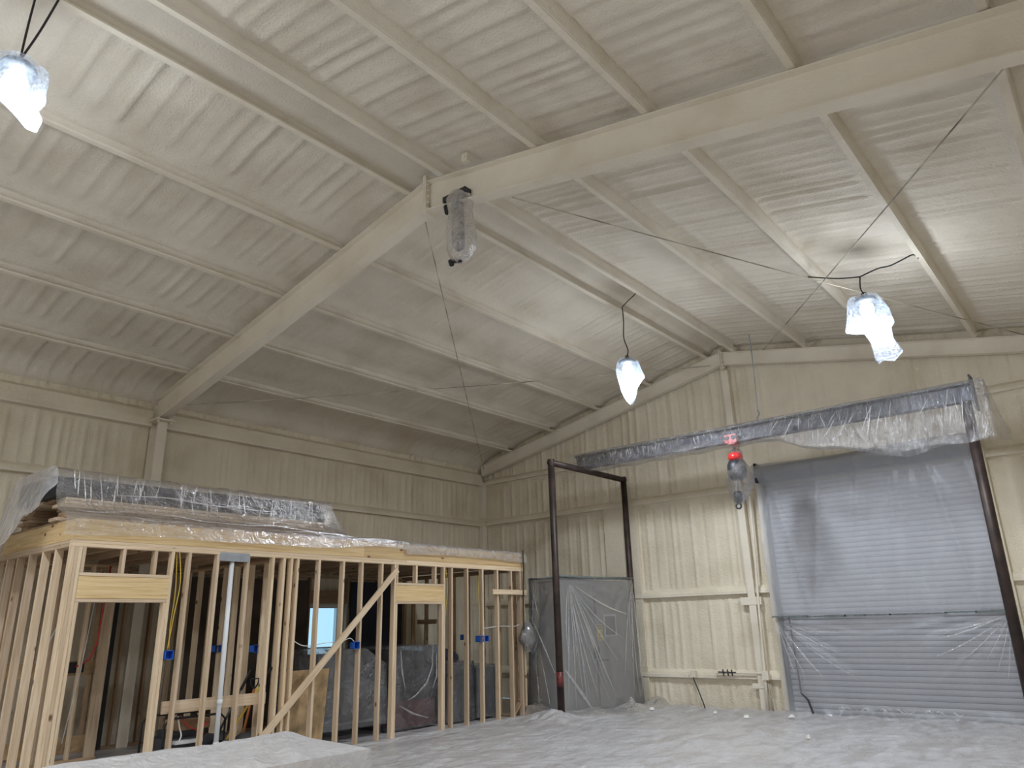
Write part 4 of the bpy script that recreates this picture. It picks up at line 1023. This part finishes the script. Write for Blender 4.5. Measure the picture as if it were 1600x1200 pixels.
u3, t3_ = np.meshgrid(U[:185], Tc, indexing='ij')
grid('film_bottom', np.stack([u3, 12.05+.26*t3_, zb_[:185, :1]+.004-.02*np.sin(np.pi*t3_)], -1), P_beam, cbm)
Te = np.linspace(0, 1, 20); Ye = np.linspace(12.02, 12.45, 12); te, ye_ = np.meshgrid(Te, Ye, indexing='ij')
grid('film_end', np.stack([-1.25+.18*te*(ye_-12.0)/.4+.04*ridge(ye_*9, te*3, 4), ye_, 4.82-te*.92], -1), P_beam, cbm)
mb = MB(); mb.tube([(-4.55, 12.2, 6.35), (-4.555, 12.2, 5.7), (-4.58, 12.2, 5.0)], .008, 6); mb.tube([(-4.58, 12.2, 5.05), (-4.56, 12.2, 4.97), (-4.61, 12.2, 4.90), (-4.60, 12.2, 4.83)], .014, 6)
mb.tube([(-4.55, 12.2, 6.0), (-4.552, 12.2, 6.45)], .011, 6)
hr = mb.build('hanger_rod', M_galv, None); tag(hr, 'thin steel hanger rod with hook holding the crane beam from the roof', 'rod')

hs = empty('chain_hoist', (-5.08, 12.2, 4.5), 'electric chain hoist with red trolley bagged in clear film under the crane beam', 'hoist')
mb = MB(); mb.box((-5.20, 12.085, 4.53), (-4.98, 12.11, 4.68)); mb.box((-5.20, 12.29, 4.53), (-4.98, 12.305, 4.68)); mb.box((-5.16, 12.09, 4.51), (-5.02, 12.30, 4.54)); tr_ = mb.build('trolley', M_hoistred, hs)
for x in (-5.15, -5.03):
    mb = MB(); mb.tube([(x, 12.14, 4.62), (x, 12.075, 4.62)], .04, 12); mb.build('wheel', M_dark, tr_)
mb = MB(); mb.tube([(-5.08, 12.2, 4.46), (-5.08, 12.2, 4.34)], .022, 8); mb.build('shackle', M_greysteel, hs)
mb = MB(); mb.lathe([(.05, 0), (.115, .02), (.13, .06), (.12, .12), (.07, .155)], (-5.08, 12.2, 4.22), 18); mb.build('cap', M_hoistred, hs, True)
mb = MB(); mb.lathe([(.10, 0), (.15, .04), (.165, .12), (.16, .26), (.13, .33)], (-5.08, 12.2, 3.89), 18); mb.build('motor_body', M_dark, hs, True)
mb = MB(); mb.tube([(-5.09, 12.2, 3.9), (-5.11, 12.2, 3.68)], .010, 6); mb.build('chain', M_greysteel, hs)
mb = MB(); mb.lathe([(.045, 0), (.07, .04), (.075, .16), (.055, .20)], (-5.12, 12.2, 3.49), 14); mb.build('hook_block', M_dark, hs, True)
mb = MB(); mb.tube([(-5.13+.045*math.sin(a_), 12.2, 3.44-.045*math.cos(a_)) for a_ in np.linspace(0, 6.0, 14)], .016, 8); mb.build('hook_ring', M_dark, hs, True)
An = np.linspace(0, 2*math.pi, 28); Tn = np.linspace(0, 1, 30); a, t = np.meshgrid(An, Tn, indexing='ij')
rp_ = np.interp(t, [0, .08, .2, .35, .5, .65, .8, .93, 1], [.05, .12, .10, .19, .25, .24, .17, .10, .06])
rp_ = rp_*(1+.22*(vn(np.cos(a)*2.2+5, np.sin(a)*2.2+t*4, 6)-.5))
P = np.stack([-5.08+rp_*np.cos(a)*1.0+.06*np.sin(np.pi*t)-.05*t, 12.2+rp_*np.sin(a)*.9, 4.44-t*.98], -1)
grid('film_bag', P, P_beam, hs)

rs = np.random.RandomState(97); mb = MB()  # beam film: creases as pale ribbons that also stand for short glints
for k in range(60):
    xa = rs.uniform(-8.2, -1.5); zt0 = 4.83-.035*(xa+8.45)/7.07; zb0 = float(np.interp(xa, bx, bz)); L_ = rs.uniform(.25, .7); q0 = rs.uniform(.05, .4); sl_ = rs.uniform(-.25, .05) if xa > -4.5 else rs.uniform(-.06, .06)
    ribbon(mb, [(xa+sl_*q, 12.0-.012*math.sin(q*6+k), zt0-(zt0-zb0)*(q0+(1-q0)*L_*q)) for q in np.linspace(0, 1, 7)], rs.uniform(.004, .010), (0, -1, 0))
o = mb.build('film_crease', P_crease, cbm, True); o['kind'] = 'stuff'
mb = MB()                                               # the sheet on the loft stack: folds, with pale ribbons as painted glints
for k in range(46):
    ya = rs.uniform(3.15, 6.9); a_, b_s = (rs.uniform(0, .35), rs.uniform(.5, 1)) if rs.rand() < .6 else (rs.uniform(.55, .7), 1.0); sl_ = rs.uniform(-.15, .25)
    ribbon(mb, [(np.interp(q, [0, .25, .5, 1], [-9.19, -9.30, -9.44, -9.51]), ya+sl_*q, np.interp(q, [0, .25, .5, 1], [2.95, 3.0, 3.10, 3.48])) for q in np.linspace(a_, b_s, 9)], rs.uniform(.004, .011), (1, 0, .3))
for k in range(12):
    ya = rs.uniform(3.15, 6.5); L_ = rs.uniform(.5, 1.4); x_, z_ = ((-9.10, 2.925), (-9.30, 3.0), (-9.49, 3.25))[k % 3]
    ribbon(mb, [(x_, ya+L_*q, z_+.02*math.sin(q*4+k)) for q in np.linspace(0, 1, 10)], .009, (1, 0, .5))
o = mb.build('film_crease', P_crease, sf, True); o['kind'] = 'stuff'
mb = MB()                                               # film over the machine in the second doorway
for p_ in ([(-9.74, 8.68, 1.25), (-9.74, 8.72, .9), (-9.74, 8.80, .62)], [(-9.74, 9.42, 1.28), (-9.74, 9.40, .95), (-9.74, 9.28, .70), (-9.74, 9.02, .52), (-9.74, 8.85, .46)], [(-9.74, 9.50, 1.2), (-9.73, 9.50, .8), (-9.73, 9.40, .6)], [(-9.73, 8.66, .40), (-9.72, 8.95, .26), (-9.72, 9.3, .16)]):
    ribbon(mb, p_, .018, (1, 0, 0))
o = mb.build('film_crease', P_crease, t2, True); o['kind'] = 'stuff'
# ------------------------------------------------------------------ wrapped unit hanging at the near ridge
wu = empty('wrapped_heater', (-5.2, 5.40, 6.43), 'long grey unit bagged in clear film hanging under the near rafter beside the ridge', 'heater')
mb = MB(); mb.box((-5.42, 5.33, 6.36), (-5.05, 5.46, 6.425)); mb.build('mount', M_dark, wu)
mb = MB(); mb.tube([(-5.24, 5.40, 6.37), (-5.22, 5.40, 5.72)], .075, 14); mb.build('body', M_beam, wu, True)
mb = MB(); mb.tube([(-5.22, 5.40, 5.73), (-5.22, 5.40, 5.68)], .05, 14, r1=.03); mb.build('nozzle', M_black, wu, True)
mb = MB(); mb.tube([(-5.42, 5.40, 6.34), (-5.40, 5.40, 6.24)], .035, 8); mb.build('connector', M_black, wu)
rp_ = np.interp(t, [0, .1, .3, .55, .8, .93, 1], [.11, .17, .15, .18, .19, .13, .03])*(1+.2*(vn(np.cos(a)*2.2+5, np.sin(a)*2.2+t*3, 16)-.5))
P = np.stack([-5.21+rp_*np.cos(a)*1.05+.03*np.sin(2.5*t)-.05*np.clip(t-.8, 0, 1), 5.40+rp_*np.sin(a)*.8, 6.44-t*.93], -1)
grid('film_bag', P, P_rim, wu)
mb = MB(); mb.tube([(-5.32, 5.38, 5.56), (-5.20, 5.38, 5.53), (-5.16, 5.38, 5.52)], .02, 6); mb.tube([(-5.33, 5.38, 5.58), (-5.31, 5.38, 5.52)], .03, 8); mb.build('tie', M_black, wu)
mb = MB(); mb.box((-5.06, 5.28, 6.72), (-4.97, 5.34, 6.82)); mb.tube([(-5.015, 5.28, 6.77), (-5.015, 5.27, 6.77)], .02, 8)
tag(mb.build('junction_box', M_steel_f), 'small foamed junction box on top of the near rafter by the ridge', 'junction box')

def spline(pts):
    P = [Vector(p) for p in pts]; out = []
    for i in range(len(P)-1):
        p0, p1, p2, p3 = P[max(i-1, 0)], P[i], P[i+1], P[min(i+2, len(P)-1)]
        for k in range(5):
            t = k/5; out.append(.5*((2*p1)+(p2-p0)*t+(2*p0-5*p1+4*p2-p3)*t*t+(3*p1-p0-3*p2+p3)*t**3))
    return out+[P[-1]]
# ------------------------------------------------------------------ bagged work lamps
def lamp(x, y, z, cord, label, bag, seed, watts=LAMP_W):
    """z = top of the housing"""
    o = empty('work_lamp', (x, y, z), label, 'lamp', 'bagged hanging lamps')
    for i, c in enumerate(cord):
        P = spline(c); mb = MB(); mb.tube(P, .009, 6); mb.build('cord', M_cord, o, True)
    mb = MB(); mb.lathe([(.03, .05), (.05, .02), (.12, .0), (.135, -.03), (.135, -.06)], (x, y, z), 20); mb.build('housing', M_greysteel, o, True)
    mb = MB(); mb.tube([(x+.03*math.cos(q), y, z+.06+.03*math.sin(q)) for q in np.linspace(-.5, 3.6, 9)], .007, 6); mb.build('hook', M_dark, o)
    mb = MB(); mb.lathe([(.03, -.06), (.075, -.10), (.09, -.16), (.075, -.22), (.02, -.25)], (x, y, z), 18); mb.build('bulb', M_bulb, o, True)
    An = np.linspace(0, 2*math.pi, 36); Tn = np.linspace(0, 1, 34); a, t = np.meshgrid(An, Tn, indexing='ij')
    bt, br, bdx, bdy, bz_ = bag
    r = np.interp(t, bt, br)*(1+.35*(vn(np.cos(a)*1.8+seed, np.sin(a)*1.8+t*3, seed)-.5)+.15*(ridge(a*2, t*2, seed)-.5)*(np.abs(a-math.pi) < 2.8))
    fl_ = np.interp(t, [0, .5, .75, 1], [1, .9, .35, .25])
    X = x+r*np.cos(a)+np.interp(t, bt, bdx); Y = y+r*np.sin(a)*fl_+np.interp(t, bt, bdy); Z = z+np.interp(t, bt, bz_)+.02*np.sin(a*3+seed)*np.clip(t*2-1, 0, 1)
    grid('plastic_bag', np.stack([X, Y, Z], -1), P_bag, o)
    L = bpy.data.lights.new('lamp_light', 'POINT'); L.energy = watts; L.color = LAMP_COL; L.shadow_soft_size = .16
    L.energy = watts*.12
    lo = bpy.data.objects.new('lamp_light', L); COL.objects.link(lo); lo.parent = o; lo.location = (0, 0, -.27)
    L = bpy.data.lights.new('lamp_beam', 'SPOT'); L.energy = watts*.9; L.color = LAMP_COL; L.shadow_soft_size = .16
    L.spot_size = math.radians(172); L.spot_blend = .55
    lo = bpy.data.objects.new('lamp_beam', L); COL.objects.link(lo); lo.parent = o; lo.location = (0, 0, -.27)
    return o
lamp(-5.87, 10.1, 5.74, [[(-5.87, 10.1, 5.80), (-5.84, 10.1, 5.92), (-5.90, 10.1, 6.15), (-5.88, 10.1, 6.45), (-5.885, 10.1, 6.72)], [(-5.885, 10.1, 6.72), (-5.70, 10.0, 6.745), (-5.50, 9.9, 6.775), (-5.46, 9.88, 6.86)]],
     'bagged bright work lamp hanging below the ridge, left of the wrapped crane beam',
     ([0, .1, .35, .55, .75, .92, 1], [.05, .16, .20, .22, .15, .10, .015], [0, 0, 0, .05, 0, 0, .02], [0]*7, [.03, 0, -.16, -.32, -.50, -.66, -.76]), 3)
lamp(-2.06, 9.8, 5.56, [[(-2.06, 9.8, 5.62), (-2.09, 9.8, 5.72), (-2.07, 9.8, 5.88)], [(-2.07, 9.8, 5.88), (-1.85, 9.82, 5.93), (-1.70, 9.84, 5.93), (-1.55, 9.86, 5.97), (-1.42, 9.87, 6.0), (-1.37, 9.87, 5.93)], [(-2.07, 9.8, 5.88), (-2.35, 9.8, 5.95), (-2.72, 9.8, 6.10)]],
     'bagged bright work lamp hanging in front of the gable wall over the overhead door',
     ([0, .1, .3, .48, .55, .72, .92, 1], [.05, .20, .25, .28, .15, .12, .16, .10], [0, 0, 0, -.03, .07, .10, .15, .13], [0]*8, [.03, 0, -.18, -.40, -.46, -.62, -.84, -.90]), 8)
lamp(-6.12, 1.2, 6.02, [[(-6.12, 1.2, 6.08), (-6.12, 1.2, 6.3), (-6.10, 1.2, 6.55), (-6.06, 1.2, 6.80)], [(-6.12, 1.2, 6.08), (-6.08, 1.28, 6.4), (-6.05, 1.36, 6.80)]],
     'bagged bright work lamp hanging nearest the viewer, high at the edge of the view',
     ([0, .1, .35, .55, .75, .92, 1], [.05, .19, .22, .20, .15, .13, .02], [0, 0, 0, .05, .10, .16, .18], [0, 0, 0, .05, .1, .15, .17], [.03, 0, -.16, -.30, -.44, -.56, -.62]), 5)
# the same lamps go on behind the viewer; the side wall one is added fill
lamp(-2.06, 1.2, 5.56, [[(-2.06, 1.2, 5.62), (-2.06, 1.2, 6.06)]], 'bagged work lamp above and behind the viewer', ([0, .1, .35, .6, 1], [.05, .19, .22, .15, .02], [0]*5, [0]*5, [.03, 0, -.18, -.45, -.7]), 6)
lamp(-10.0, -3.0, 5.2, [[(-10.0, -3.0, 5.26), (-10.0, -3.0, 5.95)]], 'unseen bagged lamp added behind the viewer to brighten the side wall', ([0, .1, .35, .6, 1], [.05, .19, .22, .15, .02], [0]*5, [0]*5, [.03, 0, -.18, -.45, -.7]), 9)  # unseen extra lamp, added to lift the side wall
lamp(-6.0, -5.5, 5.7, [[(-6.0, -5.5, 5.76), (-6.0, -5.5, 6.8)]], 'bagged work lamp under the ridge far behind the viewer', ([0, .1, .35, .6, 1], [.05, .19, .22, .15, .02], [0]*5, [0]*5, [.03, 0, -.18, -.45, -.7]), 7)

# ------------------------------------------------------------------ bits of foam scrap on the floor
rs = np.random.RandomState(21)
spots = [(-4.0, 10.9, 'white foam scrap on the floor sheet in front of the overhead door'), (-7.55, 12.9, 'white scrap at the foot of the wrapped cabinet'), (-5.6, 12.6, 'small pale scrap on the floor sheet left of the door film'), (-6.3, 12.9, 'small pale scrap on the floor below the wall outlet'), (-5.0, 13.0, 'small pink scrap at the foot of the door film')]
for x, y, lab in spots:
    n = 9; Uu = np.linspace(0, 2*math.pi, n); mb = MB(); r = rs.uniform(.04, .07)
    V = [(x+r*rs.uniform(.5, 1.1)*math.cos(q), y+r*rs.uniform(.5, 1.1)*math.sin(q), .045) for q in Uu[:-1]]+[(x+r*.5*math.cos(q), y+r*.5*math.sin(q), .045+rs.uniform(.02, .05)) for q in Uu[:-1]]
    k = n-1; mb.add(V, [tuple(range(k-1, -1, -1)), tuple(range(k, 2*k))]+[(i, (i+1) % k, k+(i+1) % k, k+i) for i in range(k)])
    tag(mb.build('foam_scrap', M_debris), lab, 'scrap', 'scraps on the floor')
